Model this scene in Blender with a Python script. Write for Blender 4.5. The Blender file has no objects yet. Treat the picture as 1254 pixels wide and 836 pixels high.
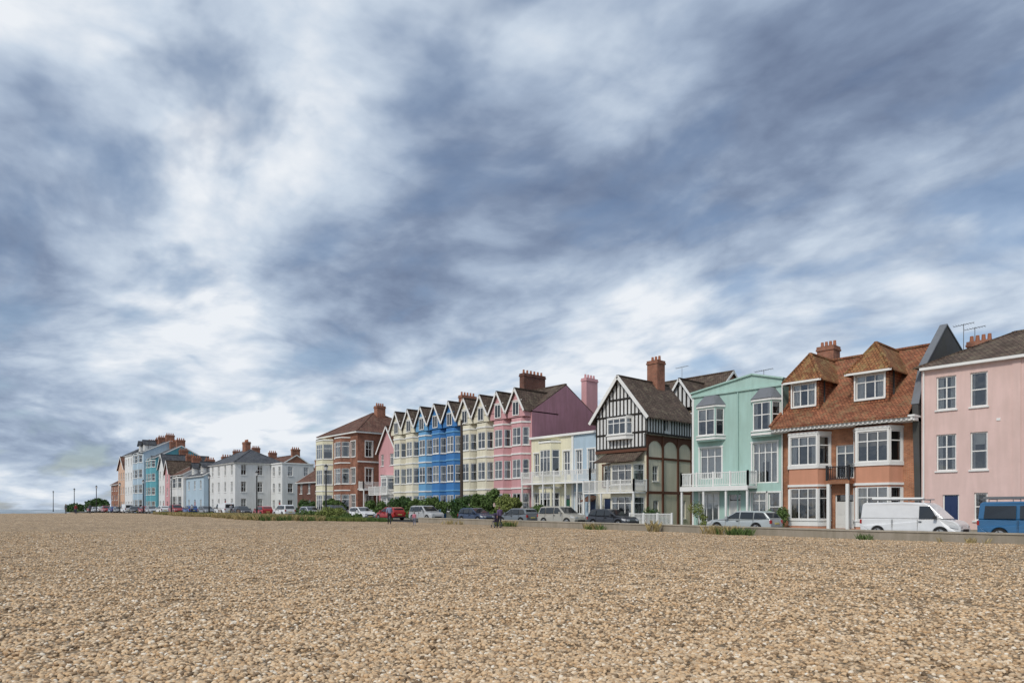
import bpy, bmesh, math, random
import numpy as np
from mathutils import Vector, noise, Matrix
random.seed(7); R=random
sc=bpy.context.scene
sc.view_settings.view_transform='Standard'; sc.view_settings.look='None'; sc.view_settings.exposure=0
# Street coordinates: +x runs along the street, +y goes inland, sea is on the -y side. Metres.
def rz(x): return min(max(-.0065*(x+15),0),.75)
def link(o): sc.collection.objects.link(o); return o
# ---------------------------------------------------------------- materials
def nt_new(name):
    m=bpy.data.materials.new(name); m.use_nodes=True; nt=m.node_tree; nt.nodes.clear()
    out=nt.nodes.new('ShaderNodeOutputMaterial'); return m,nt,out
def N(nt,t,ins=None,**at):
    n=nt.nodes.new(t)
    for k,v in at.items(): setattr(n,k,v)
    if ins:
        for k,v in ins.items():
            if isinstance(v,bpy.types.NodeSocket): nt.links.new(v,n.inputs[k])
            else: n.inputs[k].default_value=v
    return n
def c4(c): return (c[0],c[1],c[2],1)
def ramp(nt,fac,stops,interp='LINEAR'):
    n=nt.nodes.new('ShaderNodeValToRGB'); n.color_ramp.interpolation=interp
    e=n.color_ramp.elements
    while len(e)<len(stops): e.new(.5)
    for i,(p,c) in enumerate(stops): e[i].position=p; e[i].color=c4(c)
    nt.links.new(fac,n.inputs[0]); return n.outputs[0]
def mixc(nt,f,a,b,bt='MIX'):
    n=nt.nodes.new('ShaderNodeMix'); n.data_type='RGBA'; n.blend_type=bt
    for i,v in ((0,f),(6,a),(7,b)):
        if isinstance(v,bpy.types.NodeSocket): nt.links.new(v,n.inputs[i])
        else: n.inputs[i].default_value=v if i==0 else c4(v)
    return n.outputs[2]
def mathn(nt,op,a,b=0.0,clamp=False):
    n=nt.nodes.new('ShaderNodeMath'); n.operation=op; n.use_clamp=clamp
    for i,v in ((0,a),(1,b)):
        if isinstance(v,bpy.types.NodeSocket): nt.links.new(v,n.inputs[i])
        else: n.inputs[i].default_value=v
    return n.outputs[0]
def paint(name,col,rough=.75,dirt=.22,spec=.25,metal=0,bump=.15):
    m,nt,out=nt_new(name)
    g=N(nt,'ShaderNodeNewGeometry').outputs['Position']
    n1=N(nt,'ShaderNodeTexNoise',{'Vector':g,'Scale':.55,'Detail':7.,'Roughness':.65}).outputs[0]
    mp=N(nt,'ShaderNodeMapping',{'Vector':g,'Scale':(3.,3.,.35)}).outputs[0]
    n2=N(nt,'ShaderNodeTexNoise',{'Vector':mp,'Scale':1.2,'Detail':5.}).outputs[0]
    s=mathn(nt,'MULTIPLY',n1,n2)
    f=N(nt,'ShaderNodeMapRange',{'Value':s,'From Min':.16,'From Max':.36,'To Min':dirt,'To Max':0.}).outputs[0]
    dk=tuple(c*.55+.02*(i!=2) for i,c in enumerate(col))
    colr=mixc(nt,f,col,dk)
    n3=N(nt,'ShaderNodeTexNoise',{'Vector':g,'Scale':9.,'Detail':4.}).outputs[0]
    bp=N(nt,'ShaderNodeBump',{'Height':n3,'Strength':bump,'Distance':.02}).outputs[0]
    p=N(nt,'ShaderNodeBsdfPrincipled',{'Base Color':colr,'Roughness':rough,'Metallic':metal,'Specular IOR Level':spec,'Normal':bp})
    nt.links.new(p.outputs[0],out.inputs[0]); return m
def brickm(name,c1,c2,mort,bw=.225,rh=.075,ms=.012,lichen=None,bstr=.4,rough=.85):
    m,nt,out=nt_new(name)
    uv=N(nt,'ShaderNodeUVMap').outputs[0]
    br=N(nt,'ShaderNodeTexBrick',{'Vector':uv,'Color1':c4(c1),'Color2':c4(c2),'Mortar':c4(mort),'Scale':1.,'Mortar Size':ms,'Brick Width':bw,'Row Height':rh,'Bias':0.})
    g=N(nt,'ShaderNodeNewGeometry').outputs['Position']
    n1=N(nt,'ShaderNodeTexNoise',{'Vector':g,'Scale':.9,'Detail':8.,'Roughness':.7}).outputs[0]
    f=N(nt,'ShaderNodeMapRange',{'Value':n1,'From Min':.38,'From Max':.62,'To Min':.7,'To Max':1.25}).outputs[0]
    hs=N(nt,'ShaderNodeHueSaturation',{'Color':br.outputs[0],'Value':f}).outputs[0]
    if lichen:
        n2=N(nt,'ShaderNodeTexNoise',{'Vector':g,'Scale':1.7,'Detail':9.,'Roughness':.75}).outputs[0]
        lf=N(nt,'ShaderNodeMapRange',{'Value':n2,'From Min':.5,'From Max':.66,'To Min':0.,'To Max':.8}).outputs[0]
        hs=mixc(nt,lf,hs,lichen)
    h=N(nt,'ShaderNodeRGBToBW',{'Color':br.outputs[0]}).outputs[0]
    bp=N(nt,'ShaderNodeBump',{'Height':h,'Strength':bstr,'Distance':.04}).outputs[0]
    p=N(nt,'ShaderNodeBsdfPrincipled',{'Base Color':hs,'Roughness':rough,'Specular IOR Level':.2,'Normal':bp})
    nt.links.new(p.outputs[0],out.inputs[0]); return m
def simple(name,col,rough=.6,metal=0,spec=.4,coat=0):
    m,nt,out=nt_new(name)
    g=N(nt,'ShaderNodeNewGeometry').outputs['Position']
    n1=N(nt,'ShaderNodeTexNoise',{'Vector':g,'Scale':2.3,'Detail':4.}).outputs[0]
    f=N(nt,'ShaderNodeMapRange',{'Value':n1,'From Min':.3,'From Max':.7,'To Min':0.,'To Max':.3}).outputs[0]
    p=N(nt,'ShaderNodeBsdfPrincipled',{'Base Color':mixc(nt,f,col,tuple(c*.7 for c in col)),'Roughness':rough,'Metallic':metal,'Specular IOR Level':spec,'Coat Weight':coat,'Coat Roughness':.08})
    nt.links.new(p.outputs[0],out.inputs[0]); return m
WHITE=paint('white_paint',(.79,.79,.77),.5,.15)
WALLWHITE=paint('white_render',(.72,.73,.73),dirt=.3)
PINK=paint('pale_pink_render',(.72,.53,.49),dirt=.28)
PINK2=paint('pink_render',(.62,.34,.36),dirt=.3)
MAUVE=paint('mauve_render',(.40,.21,.26),dirt=.45)
MINT=paint('mint_render',(.40,.58,.53),dirt=.32)
CREAM=paint('cream_render',(.74,.70,.56),dirt=.28)
YELLOW=paint('primrose_render',(.76,.73,.55),dirt=.25)
PALEBLUE=paint('pale_blue_render',(.42,.54,.64),dirt=.25)
BLUE=paint('azure_render',(.055,.20,.48),dirt=.35)
BLUE2=paint('light_azure_render',(.15,.36,.60),dirt=.25)
TEAL=paint('turquoise_render',(.13,.38,.45),dirt=.25)
SALMON=paint('salmon_render',(.60,.29,.19),dirt=.3)
PEACH=paint('peach_render',(.60,.40,.29),dirt=.25)
GREYR=paint('grey_render',(.085,.085,.088),dirt=.5)
STONE=paint('concrete',(.33,.29,.24),dirt=.6,bump=.6)
KERB=paint('kerb_stone',(.30,.29,.27),dirt=.4)
BLACKT=paint('black_timber',(.022,.018,.016),.6,.1)
BROWNT=paint('brown_timber',(.13,.055,.035),.6,.2)
LEAD=paint('lead_sheet',(.17,.18,.20),.5,.3)
BRICK=brickm('red_brick',(.33,.115,.065),(.23,.08,.05),(.28,.2,.15))
BRICKO=brickm('orange_brick',(.45,.18,.09),(.34,.12,.065),(.35,.24,.16))
BRICKD=brickm('dark_brick',(.17,.06,.04),(.11,.045,.035),(.15,.11,.09))
TILEO=brickm('orange_clay_tiles',(.39,.16,.085),(.24,.09,.05),(.08,.035,.025),.22,.2,.02,lichen=(.25,.185,.10),bstr=.8)
TILEY=brickm('lichen_clay_tiles',(.35,.17,.075),(.25,.10,.05),(.08,.04,.02),.22,.2,.02,lichen=(.33,.27,.12),bstr=.8)
TILEB=brickm('brown_tiles',(.15,.105,.08),(.10,.07,.055),(.04,.03,.025),.25,.25,.03,lichen=(.20,.17,.12),bstr=.8)
TILER=brickm('red_brown_tiles',(.20,.095,.07),(.14,.065,.05),(.05,.03,.02),.25,.25,.03,lichen=(.2,.14,.10),bstr=.8)
SLATE=brickm('slate_tiles',(.10,.105,.12),(.065,.07,.08),(.03,.03,.035),.3,.25,.02,lichen=(.13,.13,.12),bstr=.5,rough=.6)
POT=paint('clay_pot',(.36,.15,.09)); METAL=simple('grey_metal',(.25,.26,.27),.4,.8)
BLACKM=simple('black_iron',(.02,.02,.022),.4)
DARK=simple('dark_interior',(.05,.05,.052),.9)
CURT=simple('curtain_cloth',(.78,.77,.73),.9)
CURT2=simple('curtain_cloth_warm',(.55,.47,.37),.9)
DOORS=[simple('door_'+n,c,.4) for n,c in (('navy',(.02,.04,.11)),('red',(.30,.02,.02)),('green',(.02,.1,.06)),('white',(.7,.7,.68)))]
def glassm():
    m,nt,out=nt_new('window_glass')
    fr=N(nt,'ShaderNodeFresnel',{'IOR':1.6}).outputs[0]
    f=mathn(nt,'ADD',mathn(nt,'MULTIPLY',fr,1.2),.08,True)
    g=N(nt,'ShaderNodeNewGeometry').outputs['Position']
    n1=N(nt,'ShaderNodeTexNoise',{'Vector':g,'Scale':1.3,'Detail':1.}).outputs[0]
    bp=N(nt,'ShaderNodeBump',{'Height':n1,'Strength':.25,'Distance':.05}).outputs[0]
    t=N(nt,'ShaderNodeBsdfTransparent',{'Color':(.88,.9,.9,1)}); gl=N(nt,'ShaderNodeBsdfGlossy',{'Color':(.95,.97,1,1),'Roughness':.03,'Normal':bp})
    mx=nt.nodes.new('ShaderNodeMixShader'); nt.links.new(f,mx.inputs[0]); nt.links.new(t.outputs[0],mx.inputs[1]); nt.links.new(gl.outputs[0],mx.inputs[2])
    nt.links.new(mx.outputs[0],out.inputs[0]); return m
GLASS=glassm()
CARGLASS=simple('tinted_car_glass',(.018,.022,.026),.05,0,.8)
TYRE=simple('tyre_rubber',(.018,.018,.019),.8); RIM=simple('alloy_rim',(.45,.46,.47),.35,.6)
LAMPW=simple('headlamp_lens',(.6,.62,.64),.1,0,.8); LAMPR=simple('tail_lamp_lens',(.35,.01,.01),.2,0,.8); PLATE=simple('number_plate',(.7,.62,.2),.5); TRIM=simple('black_plastic_trim',(.03,.03,.032),.6)
# ---------------------------------------------------------------- mesh builder
class Bld:
    def __init__(s,name,loc=(0,0,0),rot=0,local=False):
        s.root=link(bpy.data.objects.new(name,None)); s.root.empty_display_size=.5
        s.root.location=loc; s.root.rotation_euler=(0,0,rot)
        s.off=Vector((0,0,0)) if local else Vector(loc); s.parts={}; s.mods={}
    def add(s,part,m,verts,faces):
        P=s.parts.setdefault(part,([],[],[],[])); b=len(P[0]); P[0].extend(verts)
        if m not in P[3]: P[3].append(m)
        mi=P[3].index(m)
        for f in faces: P[1].append([i+b for i in f]); P[2].append(mi)
    def poly(s,part,m,pts): s.add(part,m,[tuple(p) for p in pts],[list(range(len(pts)))])
    def hexa(s,part,m,p):  # 4 bottom, 4 top
        s.add(part,m,[tuple(q) for q in p],[[3,2,1,0],[4,5,6,7],[0,1,5,4],[1,2,6,5],[2,3,7,6],[3,0,4,7]])
    def box(s,part,m,x0,x1,y0,y1,z0,z1):
        s.hexa(part,m,[(x0,y0,z0),(x1,y0,z0),(x1,y1,z0),(x0,y1,z0),(x0,y0,z1),(x1,y0,z1),(x1,y1,z1),(x0,y1,z1)])
    def obox(s,part,m,F,u0,u1,d0,d1,z0,z1):
        q=lambda u,d,z:F(u,d,z)
        s.hexa(part,m,[q(u0,d1,z0),q(u1,d1,z0),q(u1,d0,z0),q(u0,d0,z0),q(u0,d1,z1),q(u1,d1,z1),q(u1,d0,z1),q(u0,d0,z1)])
    def cyl(s,part,m,a,b,r0,r1=None,n=10):
        r1=r0 if r1 is None else r1; a=Vector(a); b=Vector(b); w=(b-a).normalized()
        u=w.orthogonal().normalized(); v=w.cross(u)
        vs=[]
        for c,r in ((a,r0),(b,r1)):
            for i in range(n):
                t=2*math.pi*i/n; vs.append(tuple(c+u*math.cos(t)*r+v*math.sin(t)*r))
        fs=[[i,(i+1)%n,n+(i+1)%n,n+i] for i in range(n)]+[list(range(n))[::-1],list(range(n,2*n))]
        s.add(part,m,vs,fs)
    def bar(s,part,m,a,b,w,h):  # beam with rectangular section
        a=Vector(a); b=Vector(b); t=(b-a).normalized(); sd=t.cross(Vector((0,0,1)))
        if sd.length<.01: sd=Vector((1,0,0))
        sd.normalize(); up=sd.cross(t); sd*=w/2; up*=h/2
        s.hexa(part,m,[a-sd-up,a+sd-up,b+sd-up,b-sd-up,a-sd+up,a+sd+up,b+sd+up,b-sd+up])
    def finish(s):
        for part,(V,Fc,MI,ML) in s.parts.items():
            o=make(part,V,Fc,MI,ML,s.off); o.parent=s.root
            if part in s.mods:
                md=o.modifiers.new('bevel','BEVEL'); md.width=s.mods[part]; md.segments=2; md.limit_method='ANGLE'; md.angle_limit=math.radians(28)
        return s.root
def make(name,V,Fc,MI,ML,off=Vector((0,0,0)),smooth=False):
    me=bpy.data.meshes.new(name); o3=tuple(off)
    V=[(v[0]-o3[0],v[1]-o3[1],v[2]-o3[2]) for v in V]
    me.from_pydata(V,[],Fc)
    for m in ML: me.materials.append(m)
    me.polygons.foreach_set('material_index',MI)
    if smooth: me.polygons.foreach_set('use_smooth',[True]*len(Fc))
    me.update()
    uvl=me.uv_layers.new(name='UVMap'); Z=Vector((0,0,1))
    if not smooth:
      for p in me.polygons:
        n=p.normal
        if n.z<-.01: n=-n
        t=Z.cross(n)
        t=Vector((1,0,0)) if t.length<.05 else t.normalized()
        b=n.cross(t)
        for li in p.loop_indices:
            v=me.vertices[me.loops[li].vertex_index].co+off
            uvl.data[li].uv=(v.dot(t),v.dot(b))
    return link(bpy.data.objects.new(name,me))
def Fr(ox,oy,ux,uy):
    l=math.hypot(ux,uy); ux/=l; uy/=l; nx,ny=uy,-ux
    return lambda u,d,z:(ox+u*ux+d*nx,oy+u*uy+d*ny,z)
def front(x0,y): return Fr(x0,y,1,0)
def right(x1,y0): return Fr(x1,y0,0,1)
def left(x0,y1): return Fr(x0,y1,0,-1)
def win(b,F,u0,u1,z0,z1,nv=2,hs=(.5,),fm=None,rd=.16,sill=True,trim=None,tw=.12,door=None,fw=.08):
    fm=fm or WHITE; w=u1-u0; h=z1-z0
    b.poly('dark_room_panels',DARK,[F(u0-.4,-.75,z0-.3),F(u1+.4,-.75,z0-.3),F(u1+.4,-.75,z1+.3),F(u0-.4,-.75,z1+.3)])  # flat dark sheet behind the glass, coloured to stand in for room shade
    if trim:
        b.obox('trim',trim,F,u0-tw,u0,.003,.045,z0,z1); b.obox('trim',trim,F,u1,u1+tw,.003,.045,z0,z1)
        b.obox('trim',trim,F,u0-tw-.03,u1+tw+.03,.003,.06,z1,z1+tw)
    if sill: b.obox('sills',trim or fm,F,u0-.08,u1+.08,-.02,.09,z0-.09,z0)
    d0,d1=-rd,-rd+.07
    if door:
        b.obox('doors',door,F,u0+fw,u1-fw,d0,d0+.05,z0,z1-.42*(h>2.2)-.05)
        b.obox('window_frames',fm,F,u0,u0+fw,d0,d1,z0,z1); b.obox('window_frames',fm,F,u1-fw,u1,d0,d1,z0,z1)
        for k in (0,1):
            for zz in ((.15,.45),(.52,.9)):
                uu=u0+fw+.1+k*(w-2*fw-.1)/2
                b.obox('doors',door,F,uu,uu+(w-2*fw-.3)/2,d0+.05,d0+.065,z0+zz[0]*(h-.5),z0+zz[1]*(h-.5))
        b.poly('glazing',GLASS,[F(u0,d0+.02,z1-.4),F(u1,d0+.02,z1-.4),F(u1,d0+.02,z1),F(u0,d0+.02,z1)]) ; return
    b.obox('window_frames',fm,F,u0,u0+fw,d0,d1,z0,z1); b.obox('window_frames',fm,F,u1-fw,u1,d0,d1,z0,z1)
    b.obox('window_frames',fm,F,u0+fw,u1-fw,d0,d1,z0,z0+fw*1.1); b.obox('window_frames',fm,F,u0+fw,u1-fw,d0,d1,z1-fw,z1)
    for i in range(1,nv):
        u=u0+w*i/nv; b.obox('window_frames',fm,F,u-.035,u+.035,d0+.005,d1-.003,z0+fw,z1-fw)
    for k in hs:
        z=z0+h*k; b.obox('window_frames',fm,F,u0+fw,u1-fw,d0+.008,d1-.006,z-.035,z+.035)
    b.poly('glazing',GLASS,[F(u0,d0+.03,z0),F(u1,d0+.03,z0),F(u1,d0+.03,z1),F(u0,d0+.03,z1)])
    r=R.random(); cm=CURT if R.random()<.8 else CURT2; dc=d0-.06
    if r<.58:
        cw=w*R.uniform(.18,.38)
        for a in (0,1):
            ua=u0+.02 if a==0 else u1-.02-cw
            n=max(3,int(cw/.08))
            for i in range(n):
                x0=ua+cw*i/n; x1=ua+cw*(i+1)/n; da=dc-(i%2)*.05; db=dc-((i+1)%2)*.05
                b.poly('curtains',cm,[F(x0,da,z0),F(x1,db,z0),F(x1,db,z1),F(x0,da,z1)])
    if .4<r<.82:
        zz=z1-h*R.uniform(.15,.55); b.poly('curtains',cm,[F(u0,dc-.06,zz),F(u1,dc-.06,zz),F(u1,dc-.06,z1),F(u0,dc-.06,z1)])
    elif r>=.82 and r<.94: b.poly('curtains',CURT,[F(u0,dc,z0),F(u1,dc,z0),F(u1,dc,z1),F(u0,dc,z1)])
def wall(b,F,w,z0,z1,m,ops=(),part='walls'):
    ops=[o for o in ops]
    us=sorted({0,w}|{o[0] for o in ops}|{o[1] for o in ops}); zs=sorted({z0,z1}|{o[2] for o in ops}|{o[3] for o in ops})
    for i in range(len(us)-1):
        for j in range(len(zs)-1):
            uc=(us[i]+us[i+1])/2; zc=(zs[j]+zs[j+1])/2
            if any(o[0]<uc<o[1] and o[2]<zc<o[3] for o in ops): continue
            b.poly(part,m,[F(us[i],0,zs[j]),F(us[i+1],0,zs[j]),F(us[i+1],0,zs[j+1]),F(us[i],0,zs[j+1])])
    for o in ops:
        u0,u1,a,c=o[:4]; kw=o[4] if len(o)>4 else {}; rd=kw.get('rd',.16)
        for q in ([(u0,a),(u0,c)],[(u1,a),(u1,c)],[(u0,a),(u1,a)],[(u0,c),(u1,c)]):
            (p,s_),(p2,s2)=q
            b.poly(part,m,[F(p,0,s_),F(p2,0,s2),F(p2,-rd-.02,s2),F(p,-rd-.02,s_)])
        win(b,F,u0,u1,a,c,**kw)
def block(b,x0,x1,y0,y1,z0,z1,m,fo=(),ro=(),lo=(),mside=None):
    wall(b,front(x0,y0),x1-x0,z0,z1,m,fo); ms=mside or m
    wall(b,right(x1,y0),y1-y0,z0,z1,ms,ro); wall(b,left(x0,y1),y1-y0,z0,z1,ms,lo)
    wall(b,Fr(x1,y1,-1,0),x1-x0,z0,z1,ms)
def slab(b,part,m,pts,th=.12,mu=None):
    n=len(pts); lo=[(p[0],p[1],p[2]-th) for p in pts]
    b.add(part,m,list(map(tuple,pts)),[list(range(n))])
    b.add(part,mu or m,list(map(tuple,pts))+lo,[list(range(n,2*n))[::-1]]+[[i,(i+1)%n,n+(i+1)%n,n+i] for i in range(n)])
def gable_x(b,x0,x1,y0,y1,ze,zr,m,wm,ov=.35,og=.25,yc=None,tri=True,fascia=None):
    yc=yc or (y0+y1)/2; k=(zr-ze)/(yc-y0); k2=(zr-ze)/(y1-yc); e=.1
    slab(b,'roof',m,[(x0-og,y0-ov,ze-k*ov+e),(x1+og,y0-ov,ze-k*ov+e),(x1+og,yc,zr+e),(x0-og,yc,zr+e)])
    slab(b,'roof',m,[(x0-og,yc,zr+e),(x1+og,yc,zr+e),(x1+og,y1+ov,ze-k2*ov+e),(x0-og,y1+ov,ze-k2*ov+e)])
    b.bar('roof',m,(x0-og,yc,zr+e+.02),(x1+og,yc,zr+e+.02),.28,.12)
    if tri:
        for x in (x0,x1): b.poly('walls',wm,[(x,y0,ze),(x,y1,ze),(x,yc,zr)])
    if fascia:
        b.box('fascia',fascia,x0-og,x1+og,y0-ov-.03,y0-ov-.003,ze-k*ov-.14,ze-k*ov+.05)
        b.cyl('gutter',fascia,(x0-og,y0-ov-.09,ze-k*ov),(x1+og,y0-ov-.09,ze-k*ov),.06,n=6)
        for x in (x0-og,x1+og):
            b.bar('bargeboards',fascia,(x,y0-ov,ze-k*ov),(x,yc,zr+.03),.05,.22); b.bar('bargeboards',fascia,(x,yc,zr+.03),(x,y1+ov,ze-k2*ov),.05,.22)
def gable_y(b,x0,x1,y0,y1,ze,zr,m,wm,ov=.25,og=.35,barge=None,bw=.22,xc=None):
    xc=xc if xc is not None else (x0+x1)/2; kl=(zr-ze)/(xc-x0); kr=(zr-ze)/(x1-xc); e=.1
    slab(b,'roof',m,[(x0-ov,y1,ze-kl*ov+e),(x0-ov,y0-og,ze-kl*ov+e),(xc,y0-og,zr+e),(xc,y1,zr+e)])
    slab(b,'roof',m,[(xc,y1,zr+e),(xc,y0-og,zr+e),(x1+ov,y0-og,ze-kr*ov+e),(x1+ov,y1,ze-kr*ov+e)])
    b.bar('roof',m,(xc,y0-og,zr+e+.02),(xc,y1,zr+e+.02),.24,.1)
    b.poly('walls',wm,[(x0,y0,ze),(x1,y0,ze),(xc,y0,zr)]); b.poly('walls',wm,[(x0,y1,ze),(x1,y1,ze),(xc,y1,zr)])
    if barge:
        yb=y0-og-.03
        b.bar('bargeboards',barge,(x0-ov,yb,ze-kl*ov),(xc,yb,zr+.02),.05,bw); b.bar('bargeboards',barge,(xc,yb,zr+.02),(x1+ov,yb,ze-kr*ov),.05,bw)
def hip(b,x0,x1,y0,y1,ze,zr,m,ov=.4,fascia=None,ins=None):
    X0,X1,Y0,Y1=x0-ov,x1+ov,y0-ov,y1+ov; w=X1-X0; d=Y1-Y0; i=min(w,d)/2 if ins is None else ins
    if w>=d: r0=(X0+i,(Y0+Y1)/2,zr); r1=(X1-i,(Y0+Y1)/2,zr)
    else: r0=((X0+X1)/2,Y0+i,zr); r1=((X0+X1)/2,Y1-i,zr)
    A,B,C,D=(X0,Y0,ze),(X1,Y0,ze),(X1,Y1,ze),(X0,Y1,ze)
    if w>=d: fs=[[A,B,r1,r0],[B,C,r1],[C,D,r0,r1],[D,A,r0]]
    else: fs=[[A,B,r0],[B,C,r1,r0],[C,D,r1],[D,A,r0,r1]]
    for f in fs: b.poly('roof',m,f)
    for p,q in ((A,r0),(B,r1 if w>=d else r0),(C,r1),(D,r0 if w>=d else r1),(r0,r1)):
        if (Vector(p)-Vector(q)).length>.3: b.bar('roof',m,p,q,.22,.1)
    b.poly('roof',fascia or m,[A,D,C,B]); 
    if fascia: b.box('fascia',fascia,X0-.02,X1+.02,Y0-.02,Y1+.02,ze-.2,ze-.004)
def chimney(b,x0,x1,y0,y1,z0,z1,m=None,pots=3,potm=None,along='x'):
    m=m or BRICK
    b.box('chimney',m,x0,x1,y0,y1,z0,z1-.35); b.box('chimney',m,x0-.07,x1+.07,y0-.07,y1+.07,z1-.35,z1-.2); b.box('chimney',m,x0-.03,x1+.03,y0-.03,y1+.03,z1-.2,z1)
    for i in range(pots):
        f=(i+.5)/pots
        x=x0+(x1-x0)*f if along=='x' else (x0+x1)/2; y=(y0+y1)/2 if along=='x' else y0+(y1-y0)*f
        b.cyl('chimney_pots',potm or POT,(x,y,z1),(x,y,z1+.45),.14,.11,8)
def bay(b,x0,x1,y,dep,z0,z1,m,floors,ins=.6,nvf=2,hs=(.5,),bands=(),bm=None,trim=None,top=None,spand=None,mg=.1,fm=None):
    P=[(x0,y),(x0+ins,y-dep),(x1-ins,y-dep),(x1,y)]
    for i in range(3):
        a,c=P[i],P[i+1]; L=math.hypot(c[0]-a[0],c[1]-a[1]); F=Fr(a[0],a[1],c[0]-a[0],c[1]-a[1])
        ops=[(mg,L-mg,f0,f1,dict(nv=nvf if i==1 else 1,hs=hs,trim=None,fm=fm,rd=.1)) for f0,f1 in floors]
        wall(b,F,L,z0,z1,m,ops)
        for zb in bands: b.obox('string_courses',bm or WHITE,F,-.02,L+.02,.003,.08,zb,zb+.16)
    slab(b,'bay_top',top or m,[(p[0],p[1],z1+.005) for p in P],.1)
    b.poly('bay_top',m,[(p[0],p[1],z0) for p in P])
def rail(b,p0,p1,z,h,m,sp=.14,part='balustrade',post=1.5,cr=False):
    a=Vector((p0[0],p0[1],z)); c=Vector((p1[0],p1[1],z)); L=(c-a).length; U=Vector((0,0,1))
    b.bar(part,m,a+U*h,c+U*h,.08,.06); b.bar(part,m,a+U*.1,c+U*.1,.06,.05)
    n=max(1,int(L/sp))
    for i in range(n+1):
        q=a+(c-a)*i/n; b.bar(part,m,q+U*.1,q+U*h,.045,.045)
    k=max(1,round(L/post))
    for i in range(k+1):
        q=a+(c-a)*i/k; b.box(part,m,q.x-.06,q.x+.06,q.y-.06,q.y+.06,z,z+h+.1)
def aerial(b,x,y,z,h,s=1.):
    b.cyl('tv_aerial',METAL,(x,y,z),(x,y,z+h),.025,n=5)
    b.cyl('tv_aerial',METAL,(x-.8*s,y,z+h-.1),(x+.8*s,y,z+h),.018,n=5)
    for i in range(8):
        q=x+(-.75+i*.21)*s; b.cyl('tv_aerial',METAL,(q,y-.25,z+h-.05),(q,y+.25,z+h-.05),.012,n=4)
D_=dict
# ---------------------------------------------------------------- pale pink house (right)
def pink_house():
    b=Bld('pink_house',(-10,49,0)); x0=-15.45; x1=-3
    ops=[]
    for a,c,nv in ((.85,1.95,2),(2.7,3.6,1),(7.2,8.3,2),(9.6,10.7,2)):
        ops+=[(a,c,7.85,9.95,D_(nv=nv,hs=(.33,.66) if nv==2 else (.5,),sill=True)),(a,c,4.0,6.3,D_(nv=nv,hs=(.33,.66) if nv==2 else (.5,)))]
    ops+=[(1.2,2.1,.3,2.5,D_(door=DOORS[0],sill=False)),(2.9,3.6,.9,2.6,D_(nv=1))]
    ops+=[(7.2,8.3,.9,2.7,D_()),(9.6,10.7,.9,2.7,D_())]
    block(b,x0,x1,48.9,57,-.4,10.45,PINK,ops,[(2,3,4,6,D_()),(5,6,7.8,9.8,D_())])
    b.box('eaves',WHITE,x0-.02,x1+.3,48.55,57.3,10.45,10.62)
    hip(b,x0,x1,48.9,57,10.64,12.9,TILEB,ov=.35)
    b.box('plinth',STONE,x0,x1,48.82,48.897,-.4,.35)
    for px in (-9.9,-15.3): b.cyl('drainpipe',WHITE if px<-12 else PINK,(px,48.8,0),(px,48.8,10.4),.055,n=6)
    b.box('vents',WHITE,-11.4,-11.2,48.86,48.9,6.9,7.05)
    b.box('quoin_strip',PINK,-10.6,-10.2,48.85,48.897,.35,10.4)
    chimney(b,-14.6,-13.2,55.2,56.1,10,13.2,BRICK,4)
    aerial(b,-14.9,55.6,12.6,2.0,.8); aerial(b,-14.3,55.9,13,1.3,.8)
    b.finish()
pink_house()
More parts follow.
